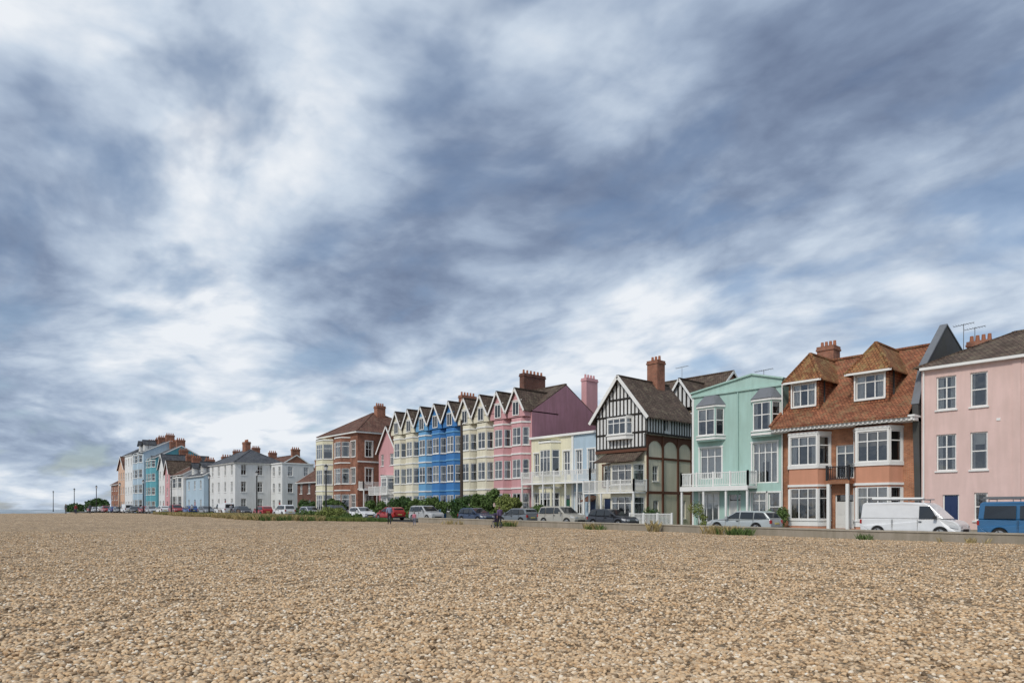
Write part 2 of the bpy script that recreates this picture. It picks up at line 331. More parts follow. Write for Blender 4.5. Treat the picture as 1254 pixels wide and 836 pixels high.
# ---------------------------------------------------------------- orange tiled house
def orange_house():
    b=Bld('orange_tiled_house',(-20.5,49,0)); x0,x1=-25.0,-15.6; y0=49.2
    ops=[(3.95,5.3,.25,2.6,D_(door=DOORS[3],sill=False)),(4.0,5.25,3.75,6.1,D_(nv=2,hs=(.75,),sill=False))]
    wall(b,front(x0,y0),x1-x0,-.4,7.6,BRICKO,ops)
    wall(b,right(x1,y0),8.3,-.4,8.2,BRICKO,[]); wall(b,left(x0,57.5),8.3,-.4,7.6,BRICKO); wall(b,Fr(x1,57.5,-1,0),9.4,-.4,7.6,BRICKO)
    for a,c in ((-24.45,-21.35),(-19.75,-16.65)):
        bay(b,a,c,y0,.95,-.4,7.25,SALMON,[(.85,3.1),(4.75,6.8)],ins=.5,nvf=3,hs=(.68,),bands=(3.2,4.5,6.95),trim=None,mg=.07)
        P=[(a,y0),(a+.5,y0-.95),(c-.5,y0-.95),(c,y0)]
        for i in range(3):
            p,q=P[i],P[i+1]; F=Fr(p[0],p[1],q[0]-p[0],q[1]-p[1]); L=math.hypot(q[0]-p[0],q[1]-p[1])
            b.obox('white_panels',WHITE,F,0,L,.003,.03,.4,.85); b.obox('white_panels',WHITE,F,0,L,.003,.04,6.8,6.95)
            for zz in (.85,4.75):
                for uu in (0,L-.12): b.obox('white_panels',WHITE,F,uu,uu+.12,.003,.05,zz,zz+2.2)
    b.box('cornice',WHITE,x0-.15,-15.55,47.95,49.19,7.26,7.5); b.box('cornice',WHITE,x0-.25,-15.5,47.8,49.19,7.503,7.62)
    for i in range(32): 
        x=x0+.1+i*.295; b.box('cornice',WHITE,x,x+.12,47.85,47.947,7.3,7.5)
    b.box('balcony',BRICKO,-21.35,-19.75,48.4,y0-.003,3.35,3.6); rail(b,(-21.3,48.45),(-19.8,48.45),3.6,.95,BLACKM,.12,'balcony_railing')
    b.box('porch',WHITE,-21.3,-21.1,48.4,48.6,0,3.35); b.box('porch',WHITE,-20.0,-19.8,48.4,48.6,0,3.35)
    ze,zr,yr=7.62,13.2,54.3
    slab(b,'roof',TILEO,[(x0-.15,47.75,ze),(x1-.3,47.75,ze),(x1-.3,yr,zr),(x0+.9,yr,zr)],.14)
    slab(b,'roof',TILEO,[(x0-.15,47.75,ze),(x0+.9,yr,zr),(x0-.15,59,ze)],.14)
    slab(b,'roof',TILEO,[(x0+.9,yr,zr),(x1-.3,yr,zr),(x1-.3,59,ze),(x0-.15,59,ze)],.14)
    b.bar('roof',TILEO,(x0+.9,yr,zr+.05),(x1-.3,yr,zr+.05),.3,.16); b.bar('roof',TILEO,(x0-.15,47.75,ze+.05),(x0+.9,yr,zr+.05),.26,.14)
    W5=[(48.6,8.3),(50.0,11.0),(54.2,14.4),(60.2,12.2),(60.2,-.4),(49.25,-.4)]
    b.add('party_wall',GREYR,[(x1-.3,y,z) for y,z in W5]+[(x1+.05,y,z) for y,z in W5],[[0,1,2,3,4,5],[11,10,9,8,7,6],[0,1,7,6],[1,2,8,7],[2,3,9,8],[5,0,6,11]])
    for i in range(3): b.bar('party_wall_coping',LEAD,(x1-.13,W5[i][0],W5[i][1]+.05),(x1-.13,W5[i+1][0],W5[i+1][1]+.05),.45,.1)
    for a,c in ((-24.35,-22.1),(-19.85,-17.45)):
        yf=49.0
        ops=[(.28,c-a-.28,9.1,10.75,D_(nv=3,hs=(.7,),trim=WHITE,tw=.1))]
        wall(b,front(a,yf),c-a,8.4,11.0,TILEO,ops,'dormer'); wall(b,right(c,yf),4,8.4,11.0,TILEO,[],'dormer'); wall(b,left(a,yf+4),4,8.4,11.0,TILEO,[],'dormer')
        xc=(a+c)/2
        o=.32; Z0=10.9; A=(a-o,yf-.4,Z0);B=(c+o,yf-.4,Z0);C=(c+o,yr-.3,Z0);Dd=(a-o,yr-.3,Z0); r0=(xc,yf+1.0,13.1); r1=(xc,yr+.3,13.1)
        slab(b,'dormer_roof',TILEY,[A,B,r0],.1); slab(b,'dormer_roof',TILEY,[B,C,r1,r0],.1); slab(b,'dormer_roof',TILEY,[Dd,A,r0,r1],.1)
        for p,q in ((A,r0),(B,r0),(r0,r1)): b.bar('dormer_roof',TILEY,p,q,.2,.12)
        b.box('dormer_fascia',WHITE,a-o,c+o,yf-.43,yf-.403,Z0-.12,Z0+.02)
    chimney(b,-24.7,-23.4,54.4,55.6,11,14.5,BRICK,4)
    b.finish()
orange_house()
# ---------------------------------------------------------------- mint house
def mint_house():
    b=Bld('mint_green_house',(-28.6,49,0)); x0,x1=-32.75,-24.9; y0=49.1
    fr=lambda z0,z1,a,c,**k:(a-x0,c-x0,z0,z1,D_(**k))
    ops=[fr(4.05,6.6,-32.0,-30.0,nv=3,hs=(.72,),trim=WHITE,sill=False),fr(3.6,6.7,-27.3,-25.3,nv=4,hs=(.75,),trim=WHITE,sill=False),
         fr(.5,2.9,-32.0,-30.3,nv=3,hs=(.7,),trim=WHITE),fr(.4,2.85,-27.4,-26.2,nv=2,hs=(.75,),trim=WHITE,sill=False),fr(.7,2.85,-26.0,-25.1,nv=1,hs=(.5,),trim=WHITE),
         fr(.2,2.75,-29.4,-28.3,door=DOORS[3],sill=False)]
    block(b,x0,x1,y0,58,-.4,11.0,MINT,ops,[(3,4,7.8,9.6,D_()),(6,7,7.8,9.6,D_())])
    b.add('parapet',MINT,[(x0,y0-.02,11.0),(x1,y0-.02,11.0),(x1,y0-.02,11.35),(-27.3,y0-.02,12.0),(x0,y0-.02,11.2),(x0,y0+.3,11.0),(x1,y0+.3,11.0),(x1,y0+.3,11.35),(-27.3,y0+.3,12.0),(x0,y0+.3,11.2)],
       [[0,1,2,3,4],[9,8,7,6,5],[2,3,8,7],[3,4,9,8],[0,4,9,5],[1,2,7,6]])
    b.bar('parapet_coping',MINT,(x0-.1,y0+.1,11.23),(-27.3,y0+.1,12.05),.55,.12); b.bar('parapet_coping',MINT,(-27.3,y0+.1,12.05),(x1+.15,y0+.1,11.38),.55,.12)
    b.box('cornice',MINT,x0,x1,y0-.14,y0-.022,10.85,11.0)
    b.poly('roof',SLATE,[(x0,y0+.3,10.9),(x1,y0+.3,10.9),(x1,58,11.2),(x0,58,11.2)])
    for a,c in ((-32.2,-29.7),(-27.35,-24.95)):
        bay(b,a,c,y0-.003,.75,7.1,9.95,MINT,[(7.55,9.7)],ins=.42,nvf=2,hs=(.55,),bands=(7.2,9.78),mg=.06)
        z=9.96; P=[(a-.1,y0,z),(a+.38,y0-.9,z),(c-.38,y0-.9,z),(c+.1,y0,z)]
        T=[(a+.55,y0,z+.85),(a+.8,y0-.25,z+.85),(c-.8,y0-.25,z+.85),(c-.55,y0,z+.85)]
        for i in range(3): b.poly('oriel_hoods',LEAD,[P[i],P[i+1],T[i+1],T[i]])
        b.poly('oriel_hoods',LEAD,T); b.poly('oriel_hoods',LEAD,P)
    b.box('balcony',WHITE,x0-.2,-26.9,47.7,y0-.003,3.2,3.42); b.box('balcony',WHITE,x0-.2,-26.9,47.62,47.697,3.05,3.42)
    rail(b,(x0-.15,47.75),(-26.95,47.75),3.42,1.05,WHITE,.15,'balustrade',1.4); rail(b,(-26.95,47.75),(-26.95,y0-.1),3.42,1.05,WHITE,.15); rail(b,(x0-.15,47.75),(x0-.15,y0-.1),3.42,1.05,WHITE,.15)
    for x in (x0-.1,-30.8,-28.8,-27.0): b.box('balcony_posts',WHITE,x-.07,x+.07,47.7,47.84,0,3.05)
    b.cyl('drainpipe',MINT,(-28.5,48.98,0),(-28.5,48.98,10.8),.05,n=6); b.cyl('drainpipe',WHITE,(-24.85,48.98,0),(-24.85,48.98,10.9),.05,n=6)
    b.box('quoins',WHITE,x0,x0+.18,y0-.03,y0-.003,0,10.8)
    chimney(b,-31.5,-30.5,55,56,10.8,12.0,BRICK,2); aerial(b,-28.2,52.5,11,2.0)
    b.finish()
mint_house()
# ---------------------------------------------------------------- tudor house
def tudor_house():
    b=Bld('half_timbered_house',(-40.2,50,0)); x0,x1=-43.0,-37.4; y0=49.0;y1=56.0
    fo=[(.6,1.6,3.7,5.7,D_(nv=2,hs=(.7,),trim=BROWNT)),(.6,1.5,.5,2.6,D_(door=DOORS[0],sill=False))]
    wall(b,front(x0,y0),5.6,-.4,6.9,CREAM,fo)
    wall(b,front(x0,y0-.35),5.6,6.9,10.1,WALLWHITE,[])
    b.box('jetty',BROWNT,x0-.03,x1+.38,y0-.42,y0-.353,6.75,7.0)
    wall(b,right(x1,y0),7.0,-.4,8.25,CREAM,[(.9,1.75,4.1,5.5,D_(nv=2,hs=(.5,),fm=WHITE)),(1.0,1.8,.6,2.4,D_(nv=2)),(5.2,6.0,.7,2.4,D_(nv=2))])
    wall(b,right(x1+.3,y0-.35),7.35,8.25,10.15,WALLWHITE,[(2.6,3.4,8.6,9.8,D_(nv=2,hs=(),sill=False)),])
    b.poly('walls',WALLWHITE,[(x1,y0-.35,8.25),(x1+.3,y0-.35,8.25),(x1+.3,y1,8.25),(x1,y1,8.25)]); b.poly('walls',WALLWHITE,[(x1,y0-.35,6.9),(x1,y0,6.9),(x1,y0,8.25),(x1,y0-.35,8.25)])
    b.poly('walls',WALLWHITE,[(x1,y0-.35,8.25),(x1+.3,y0-.35,8.25),(x1+.3,y0-.35,10.1),(x1,y0-.35,10.1)])
    wall(b,left(x0,y1),7.35,-.4,10.1,WALLWHITE); wall(b,Fr(x1,y1,-1,0),5.6,-.4,10.1,WALLWHITE)
    Fs=right(x1+.3,y0-.35)
    for z in (8.25,9.98): b.obox('timber_frame',BLACKT,Fs,0,7.35,.003,.05,z,z+.17)
    n=18
    for i in range(n+1):
        u=.03+i*7.2/n
        if 2.5<u<3.4: continue
        b.obox('timber_frame',BLACKT,Fs,u,u+.12,.003,.04,8.42,9.98)
    Fw=right(x1,y0)
    for u in (0,2.25,4.6,6.78): b.obox('brick_piers',BROWNT,Fw,u,u+.2,.003,.12,0,8.22)
    for a,c in ((.2,2.25),(2.45,4.6),(4.8,6.78)):
        m=10; zc=6.85; r=(c-a)/2; xc=(a+c)/2
        for i in range(m):
            t0=math.pi*i/m; t1=math.pi*(i+1)/m
            p=[(xc+r*math.cos(t),zc+r*math.sin(t)*.85) for t in (t0,t1)]
            b.poly('arches',BROWNT,[Fw(p[0][0],.05,p[0][1]),Fw(p[1][0],.05,p[1][1]),Fw(p[1][0],.05,8.2),Fw(p[0][0],.05,8.2)])
        b.obox('brick_piers',BROWNT,Fw,a,c,.003,.06,6.05,6.25)
    b.obox('brick_piers',BROWNT,Fw,0,7,.125,.15,2.95,3.2)
    Ff=front(x0,y0-.35)
    for z in (7.0,8.35,9.98): b.obox('timber_frame',BLACKT,Ff,0,5.9,.003,.05,z,z+.17)
    for i in range(15):
        u=.02+i*.41
        if 1.4<u+.1<4.4: b.obox('timber_frame',BLACKT,Ff,u,u+.12,.003,.04,7.17,7.9)
        else: b.obox('timber_frame',BLACKT,Ff,u,u+.13,.003,.04,7.17,9.98)
    xg=x0+2.95
    for i in range(13):
        x=x0+.35+i*.42; zt=10.1+(13.5-10.1)*(1-abs(x+.07-xg)/3.0)
        if zt>10.4: b.box('timber_frame',BLACKT,x,x+.13,y0-.40,y0-.353,10.15,zt)
    b.box('timber_frame',BLACKT,x0+1.6,x0+4.3,y0-.41,y0-.352,11.5,11.66)
    bay(b,x0+1.5,x0+4.4,y0-.353,.6,7.9,10.0,WHITE,[(8.35,9.8)],ins=.35,nvf=3,hs=(.7,),mg=.05)
    slab(b,'pent_roof',TILEB,[(x0+.9,y0-1.7,5.9),(x1+.1,y0-1.7,5.9),(x1-.2,y0,6.85),(x0+1.2,y0,6.85)],.12)
    bay(b,x0+2.0,x1-.1,y0-.004,1.2,-.4,5.85,CREAM,[(.8,2.7),(3.8,5.6)],ins=.5,nvf=3,hs=(.7,),bands=(3.0,),bm=WHITE)
    b.box('balcony',WHITE,x0-.3,x1+.1,y0-1.9,y0-1.25,3.0,3.15); rail(b,(x0-.25,y0-1.85),(x1+.05,y0-1.85),3.15,1.0,WHITE,.14)
    rail(b,(x1+.05,y0-1.85),(x1+.05,y0-.1),3.15,1.0,WHITE,.14)
    for x in (x0-.2,x0+1.9,x1): b.box('balcony_posts',WHITE,x-.07,x+.07,y0-1.88,y0-1.74,0,3.0)
    gable_y(b,x0,x1+.3,y0-.35,y1,10.1,13.6,TILEB,WALLWHITE,ov=.45,og=.45,barge=WHITE,bw=.3,xc=xg)
    slab(b,'pent_roof',TILER,[(x0-1.6,y0-.8,2.4),(x0-.1,y0-.8,2.4),(x0-.1,y0+1,3.2),(x0-1.6,y0+1,3.2)],.1)
    chimney(b,-40.6,-39.4,53.3,54.5,12.5,15.8,BRICK,3)
    b.finish()
    g=Bld('white_picket_fence',(-35,46.6,0))
    rail(g,(-37.3,46.6),(-33.0,46.6),rz(-35)+.12,.95,WHITE,.13,'pickets',1.4); g.finish()
tudor_house()
def rear_house():
    b=Bld('rear_gabled_house',(-44,62,0)); 
    block(b,-50,-38.5,60,70,0,11.6,BRICK,[(7,8.2,8.5,10.3,D_()),(9.3,10.5,8.5,10.3,D_())],[(2,3,8.5,10.2,D_()),(5,6,8.5,10.2,D_())])
    gable_x(b,-50,-38.5,60,70,11.6,16.0,TILEB,BRICK,fascia=WHITE)
    gable_y(b,-43.2,-39,59.6,66,12.0,14.9,TILEB,WALLWHITE,barge=WHITE)
    for i in range(9):
        x=-43+i*.5; zt=12+2.9*(1-abs(x-(-41.1))/2.1)
        if zt>12.2: b.box('timber_frame',BLACKT,x,x+.16,59.53,59.597,11.8,zt)
    aerial(b,-44,64,16.1,1.2); b.finish()
rear_house()
def link_house():
    b=Bld('set_back_cottage',(-35,55,0))
    block(b,-37.05,-32.85,56.2,62,-.4,6.2,WALLWHITE,[(.6,1.6,3.8,5.4,D_()),(2.6,3.6,3.8,5.4,D_()),(.6,1.6,.8,2.5,D_()),(2.5,3.5,.1,2.3,D_(door=DOORS[2],sill=False))])
    gable_x(b,-37.05,-32.85,56.2,62,6.2,8.6,TILEB,WALLWHITE,fascia=WHITE,og=0); b.finish()
link_house()
# ---------------------------------------------------------------- white/yellow villa with long balcony
def villa():
    b=Bld('primrose_balcony_villa',(-48,49,0)); x0,xm,x1=-52.6,-46.6,-43.2; y0=49.3
    W=lambda a,c,z0,z1,**k:(a,c,z0,z1,D_(**k))
    wall(b,front(x0,y0),xm-x0,-.4,8.9,YELLOW,[W(.4,1.3,5.0,7.4,nv=2,trim=WHITE,sill=False),W(4.7,5.6,5.0,7.4,nv=2,trim=WHITE,sill=False),W(.4,1.3,1.2,3.2,nv=2,trim=WHITE),W(4.7,5.6,.4,3.0,door=DOORS[2],sill=False)])
    wall(b,front(xm,y0),x1-xm,-.4,8.9,PALEBLUE,[W(.4,1.2,5.0,7.4,nv=2,trim=WHITE,sill=False),W(2.0,2.9,5.0,7.4,nv=2,trim=WHITE,sill=False),W(.4,1.2,1.1,3.2,nv=2,trim=WHITE),W(2.0,2.9,.4,3.0,door=DOORS[0],sill=False)])
    wall(b,right(x1,y0),8,-.4,8.9,PALEBLUE,[(3,4,5.2,7,D_())]); wall(b,left(x0,57.3),8,-.4,8.9,YELLOW); wall(b,Fr(x1,57.3,-1,0),x1-x0,-.4,8.9,YELLOW)
    bay(b,x0+1.6,x0+4.3,y0-.003,.9,-.4,8.6,YELLOW,[(1.1,3.3),(5.0,7.6)],ins=.5,nvf=3,hs=(.7,),bands=(3.7,8.3),bm=WHITE)
    b.box('cornice',WHITE,x0-.1,x1+.1,y0-.25,y0+.3,8.9,9.12)
    b.poly('roof',SLATE,[(x0,y0,9.0),(x1,y0,9.0),(x1,57.3,9.0),(x0,57.3,9.0)])
    b.box('balcony',WHITE,x0-.1,x1+.1,47.9,y0-.95,4.1,4.3); b.box('balcony',WHITE,x0-.1,x0+1.5,y0-.95,y0-.004,4.1,4.3); b.box('balcony',WHITE,x0+4.4,x1+.1,y0-.95,y0-.004,4.1,4.3)
    rail(b,(x0-.05,47.95),(x1+.05,47.95),4.3,1.05,WHITE,.15); rail(b,(x1+.05,47.95),(x1+.05,y0-.1),4.3,1.05,WHITE,.15)
    for i in range(7): x=x0+i*1.56; b.box('balcony_posts',WHITE,x-.06,x+.06,47.92,48.04,0,4.1)
    b.box('parapet_divider',WHITE,xm-.12,xm+.12,y0-.1,y0-.003,0,8.9)
    b.finish()
villa()
# ---------------------------------------------------------------- terrace of gabled bay houses
def terrace():
    uw=2.97; xe=-52.65
    groups=[('pink_terrace_house',2,PINK2,WHITE),('cream_terrace_house',2,CREAM,WHITE),('blue_terrace_house',2,BLUE,BLUE2),('light_blue_terrace_house',1,BLUE2,WHITE),('cream_terrace_house',2,CREAM,WHITE)]
    x1=xe
    for gi,(nm,k,wm,tm) in enumerate(groups):
        x0=x1-uw*k; y0=49.4; y1=60; xm=(x0+x1)/2
        b=Bld(nm,(xm,y0,0))
        ops=[(.1,.95,.4,2.7,D_(door=R.choice(DOORS),sill=False))]
        block(b,x0,x1,y0,y1,-.4,12.0,wm,ops,mside=MAUVE if gi==0 else wm)
        gable_x(b,x0,x1,y0,y1,12.0,15.3,TILER if gi%2 else TILEB,MAUVE if gi==0 else wm,ov=.2,og=0.0,yc=54.6)
        for j in range(k):
            a=x0+j*uw; c=a+uw
            bay(b,a+.2,c-.2,y0-.003,.85,-.4,11.4,wm,[(1.3,3.3),(4.9,6.9),(8.4,10.3)],ins=.5,nvf=2,hs=(.5,),bands=(3.75,7.4,10.75),bm=tm,mg=.12)
            yg=y0-.9
            wall(b,front(a+.12,yg),uw-.24,11.4,12.15,wm); b.poly('walls',wm,[(a+.12,yg,11.4),(c-.12,yg,11.4),(c-.12,y0,11.4),(a+.12,y0,11.4)])
            for xx in (a+.12,c-.12): b.poly('walls',wm,[(xx,yg,11.4),(xx,y0+2,11.4),(xx,y0+2,12.15),(xx,yg,12.15)])
            gable_y(b,a+.12,c-.12,yg,y0+4.0,12.1,14.35,TILEB,wm,ov=.12,og=.28,barge=WHITE,bw=.2)
            xc=(a+c)/2
            Fg=front(xc-.42,yg-.04)
            b.obox('trim',WHITE,Fg,-.1,.94,.0,.04,11.55,13.05); b.obox('glazing_dark',CARGLASS,Fg,.0,.38,.043,.05,11.65,12.95); b.obox('glazing_dark',CARGLASS,Fg,.46,.84,.043,.05,11.65,12.95)
            b.box('gable_board',tm,xc-.9,xc+.9,yg-.06,yg-.003,13.1,13.2)
        b.cyl('drainpipe',WHITE,(x0+.06,y0-.08,0),(x0+.06,y0-.08,11.9),.05,n=6)
        b.box('garden_wall',wm if gi!=3 else WHITE,x0,x1-.05,46.9,47.1,0,rz(xm)+.9); b.box('garden_wall',WHITE,x0-.02,x1-.03,46.86,47.14,rz(xm)+.903,rz(xm)+.98)
        if gi==0: chimney(b,x0-.2,x0+.6,53.2,56.6,14,17.3,BRICKD,6,along='y'); chimney(b,x1-.85,x1-.05,58.0,59.9,12,16.6,PINK2,4,along='y',potm=PINK2)
        elif gi in (2,): chimney(b,x0-.3,x0+.4,53.4,55.8,14.5,16.3,BRICK,5,along='y')
        b.finish(); x1=x0
terrace()
def small_pink():
    b=Bld('pink_gabled_house',(-81.6,50,0)); x0,x1=-84.3,-79.5;y0=49.6
    block(b,x0,x1,y0,58,0,9.6,PINK2,[(.5,1.3,4.6,6.4,D_()),(.5,1.3,.5,2.8,D_(door=DOORS[3],sill=False)),(2.9,4.1,7.6,9.2,D_(nv=3,hs=(.7,))),(.6,1.3,7.6,9.2,D_())],[(2,3,7,8.8,D_())])
    gable_y(b,x0,x1,y0,58,9.6,12.9,TILER,PINK2,barge=WHITE)
    bay(b,x1-3.0,x1-.3,y0-.003,1.1,0,6.2,WHITE,[(1.4,3.2),(4.2,5.8)],nvf=3,hs=(.7,),bands=(3.5,6.0))
    b.box('balcony',WHITE,x0,x1,y0-1.6,y0-1.15,3.5,3.65); rail(b,(x0,y0-1.55),(x1,y0-1.55),3.65,1,WHITE,.15)
    chimney(b,x0+.2,x0+.9,54,55.2,11,13.9,BRICK,2); b.finish()
small_pink()
def house(name,x0,x1,y0,y1,ze,zr,wm,rm,kind='gx',cols=3,rows=2,side=2,ch=1,trim=None,win_w=.95,mside=None,bays=0,fascia=None,hh=1.7,dorm=0):
    b=Bld(name,((x0+x1)/2,(y0+y1)/2,0)); gz=rz((x0+x1)/2); w=x1-x0; d=y1-y0; fh=(ze-gz)/rows
    fo=[];ro=[]
    for r in range(rows):
        z0=gz+r*fh+fh*.28; z1=min(z0+hh,gz+(r+1)*fh-.25)
        for c in range(cols):
            u=w*(c+.5)/cols
            if r==0 and c==cols//2: fo.append((u-.5,u+.5,gz+.1,z1,D_(door=R.choice(DOORS),sill=False))); continue
            fo.append((u-win_w/2,u+win_w/2,z0,z1,D_(trim=trim)))
        for c in range(side):
            u=d*(c+.5)/side; ro.append((u-win_w/2,u+win_w/2,z0,z1,D_(trim=trim)))
    block(b,x0,x1,y0,y1,-.4,ze,wm,fo,ro,mside=mside)
    if bays:
        for i in range(bays):
            u=x0+w*(i+.5)/bays; bay(b,u-1.2,u+1.2,y0-.003,.8,-.3,ze-.5,wm,[(gz+r*fh+fh*.3,gz+(r+1)*fh-.5) for r in range(rows)],bands=(ze-.75,))
    if kind=='gx': gable_x(b,x0,x1,y0,y1,ze,zr,rm,mside or wm,fascia=fascia or WHITE,ov=.3,og=.1)
    elif kind=='gy': gable_y(b,x0,x1,y0,y1,ze,zr,rm,wm,barge=WHITE)
    elif kind=='hip': b.box('eaves',WHITE,x0-.3,x1+.3,y0-.3,y1+.3,ze-.12,ze+.02); hip(b,x0,x1,y0,y1,ze+.03,zr,rm)
    else: b.box('cornice',WHITE,x0-.1,x1+.1,y0-.15,y1+.1,ze,ze+.2)
    for i in range(dorm):
        u=x0+w*(i+.5)/dorm
        wall(b,front(u-.7,y0+.5),1.4,ze,ze+1.9,WHITE,[(.2,1.2,ze+.5,ze+1.7,D_())],'dormer'); gable_y(b,u-.7,u+.7,y0+.5,y0+3,ze+1.9,ze+2.7,rm,WHITE)
        for xx in (u-.7,u+.7): b.poly('dormer',WHITE,[(xx,y0+.5,ze),(xx,y0+3,ze),(xx,y0+3,ze+1.9),(xx,y0+.5,ze+1.9)])
    for i in range(ch):
        x=[x0+.2,x1-1.0,(x0+x1)/2][i%3]; yc=(y0+y1)/2; chimney(b,x,x+.8,yc-.9,yc+.9,ze,zr+1.4,BRICK,4,along='y')
    b.finish()
def brick_mansion():
    b=Bld('red_brick_mansion',(-92,53,0)); x0,x1,y0,y1=-97.5,-86.0,47.2,60; 
    fo=[];ro=[]
    for z0,z1 in ((1.5,3.6),(5.2,7.4),(9.0,11.2)):
        for u in (5.3,10.3): fo.append((u-.6,u+.6,z0,z1,D_(trim=WHITE)))
        for u in (1.8,4.6,7.4,10.2): ro.append((u-.55,u+.55,z0,z1,D_(trim=WHITE)))
    block(b,x0,x1,y0,y1,0,12.4,BRICK,fo,ro)
    bay(b,x0+.4,x0+4.2,y0-.003,1.3,0,12.0,YELLOW,[(1.4,3.7),(5.2,7.4),(9,11.2)],ins=.8,nvf=3,hs=(.7,),bands=(4.2,8.1,11.7))
    bay(b,x0+6.2,x0+9.4,y0-.003,1.1,0,12.0,BRICK,[(1.4,3.7),(5.2,7.4),(9,11.2)],ins=.7,nvf=3,hs=(.7,),bands=(4.2,8.1,11.7))
    for z in (4.3,8.2): b.obox('string_courses',WHITE,right(x1,y0),0,12.8,.003,.07,z,z+.2)
    b.box('balcony',WHITE,x1+.003,x1+1.3,y0+.2,y0+4.6,4.2,4.4); rail(b,(x1+1.25,y0+.2),(x1+1.25,y0+4.6),4.4,1,WHITE,.15); rail(b,(x1+.1,y0+.2),(x1+1.25,y0+.2),4.4,1,WHITE,.15)
    for y in (y0+.3,y0+2.4,y0+4.5): b.box('balcony_posts',WHITE,x1+1.15,x1+1.27,y-.06,y+.06,0,4.2)
    b.box('eaves',WHITE,x0-.4,x1+.4,y0-.4,y1+.4,12.3,12.5); hip(b,x0,x1,y0,y1,12.52,16.2,TILER,ov=.45)
    chimney(b,-91.5,-90.5,53,54.4,15,17.2,BRICK,4,along='y'); chimney(b,-96.0,-95.2,55,57,13,15.4,BRICK,3,along='y')
    b.finish()
brick_mansion()
house('brown_brick_cottage',-112,-103,50,58,6.2,8.8,BRICKD,TILER,'gx',3,2,2,1)
house('cream_cottage',-102.9,-98.6,50,57,6.6,8.9,CREAM,TILEB,'gy',2,2,1,0)
house('white_hipped_house',-138.5,-124.7,44,53,10.0,12.8,WALLWHITE,SLATE,'hip',4,3,3,0,hh=1.9)
house('white_flat_roofed_house',-124.6,-119.5,50.5,56.5,9.8,10.0,WALLWHITE,SLATE,'flat',2,3,2,0)
b=Bld('white_house_chimney_stack',(-131,48.5,0)); chimney(b,-132.2,-130.6,48,49,12,14.4,BRICK,4); b.finish()
house('pale_blue_villa',-150,-138.8,43,52,8.2,10.6,PALEBLUE,SLATE,'gx',3,2,2,2,dorm=2)
house('white_villa',-158,-150.2,42.5,52,8.8,11.4,WALLWHITE,TILER,'gx',3,2,2,1,bays=2)
house('pink_villa',-161.5,-158.2,42,52,9.4,12,PINK2,TILEB,'gy',1,3,2,1)
house('white_gabled_villa',-166.5,-161.7,42,52,10.6,13.6,WALLWHITE,SLATE,'gy',2,3,2,1)
house('turquoise_villa',-173,-166.7,41.5,52,13.2,16.0,TEAL,SLATE,'gx',3,4,2,2,bays=2)
house('blue_seafront_hotel',-181,-173.2,40.5,52,14.8,17.6,PALEBLUE,SLATE,'gx',3,4,3,2,dorm=2,bays=2)
house('white_seafront_hotel',-189,-181.2,40,52,14.6,17.2,WALLWHITE,SLATE,'hip',3,4,3,2)
house('red_roofed_villa',-196,-189.2,40,51,11.5,14.6,PEACH,TILER,'gy',3,3,2,1)
house('brick_seafront_house',-204,-196.2,40,50,8.0,11.0,BRICK,TILER,'gx',3,3,2,1)
house('rear_brick_house',-160,-146,60,70,10.5,13.6,BRICK,TILER,'gx',4,3,2,2)
house('rear_white_house',-178,-164,58,68,12,15,WALLWHITE,SLATE,'gx',4,3,2,2)
# ---------------------------------------------------------------- terrain, road, wall, sea
def axis(c,lo,hi,s0,g):
    a=[c]; s=s0
    while a[-1]<hi: a.append(a[-1]+s); s*=g
    bb=[c]; s=s0
    while bb[-1]>lo: bb.append(bb[-1]-s); s*=g
    return bb[:0:-1]+a
def shore(x): 
    if x>-60: return -38
    t=(-60-x)/120
    if t<1: return -38+62*t*t
    if x>-290: return 24+(-180-x)*.12
    return 37.2+(-290-x)*.9
def ry0(x): return 38.4 if x>-95 else (38.4-3.6*min(1,(-95-x)/45))
def ry1(x): return 46.2 if x>-95 else (46.2-5.4*min(1,(-95-x)/45)-1.0*min(1,max(0,(-140-x)/40)))
def ground_z(x,y):
    z=rz(x); s=y-shore(x)
    if y<ry0(x) and s>-30:
        k=min(1,(ry0(x)-y)/6)
        z+=k*(.07*noise.fractal(Vector((x*.22,y*.22,0)),1,2,4)+.05*noise.noise(Vector((x*1.1,y*1.1,3)))+.04*noise.noise(Vector((x*2.8,y*2.8,7))))
        z+=k*.10*noise.noise(Vector((x*.05,y*.11,5)))
    elif y>=ry0(x): z-=.04
    if s<10: z-= ((10-s)/10)**2*3.0 if s>0 else 3.0+min(5,-s*.12)
    return z
xs=axis(-5,-3500,1800,.17,1.0155); ys=axis(6,-3500,3500,.17,1.018)
V=[];Fc=[]
for y in ys:
    for x in xs: V.append((x,y,ground_z(x,y)))
nx=len(xs)
for j in range(len(ys)-1):
    for i in range(nx-1):
        a=j*nx+i; Fc.append([a,a+1,a+nx+1,a+nx])
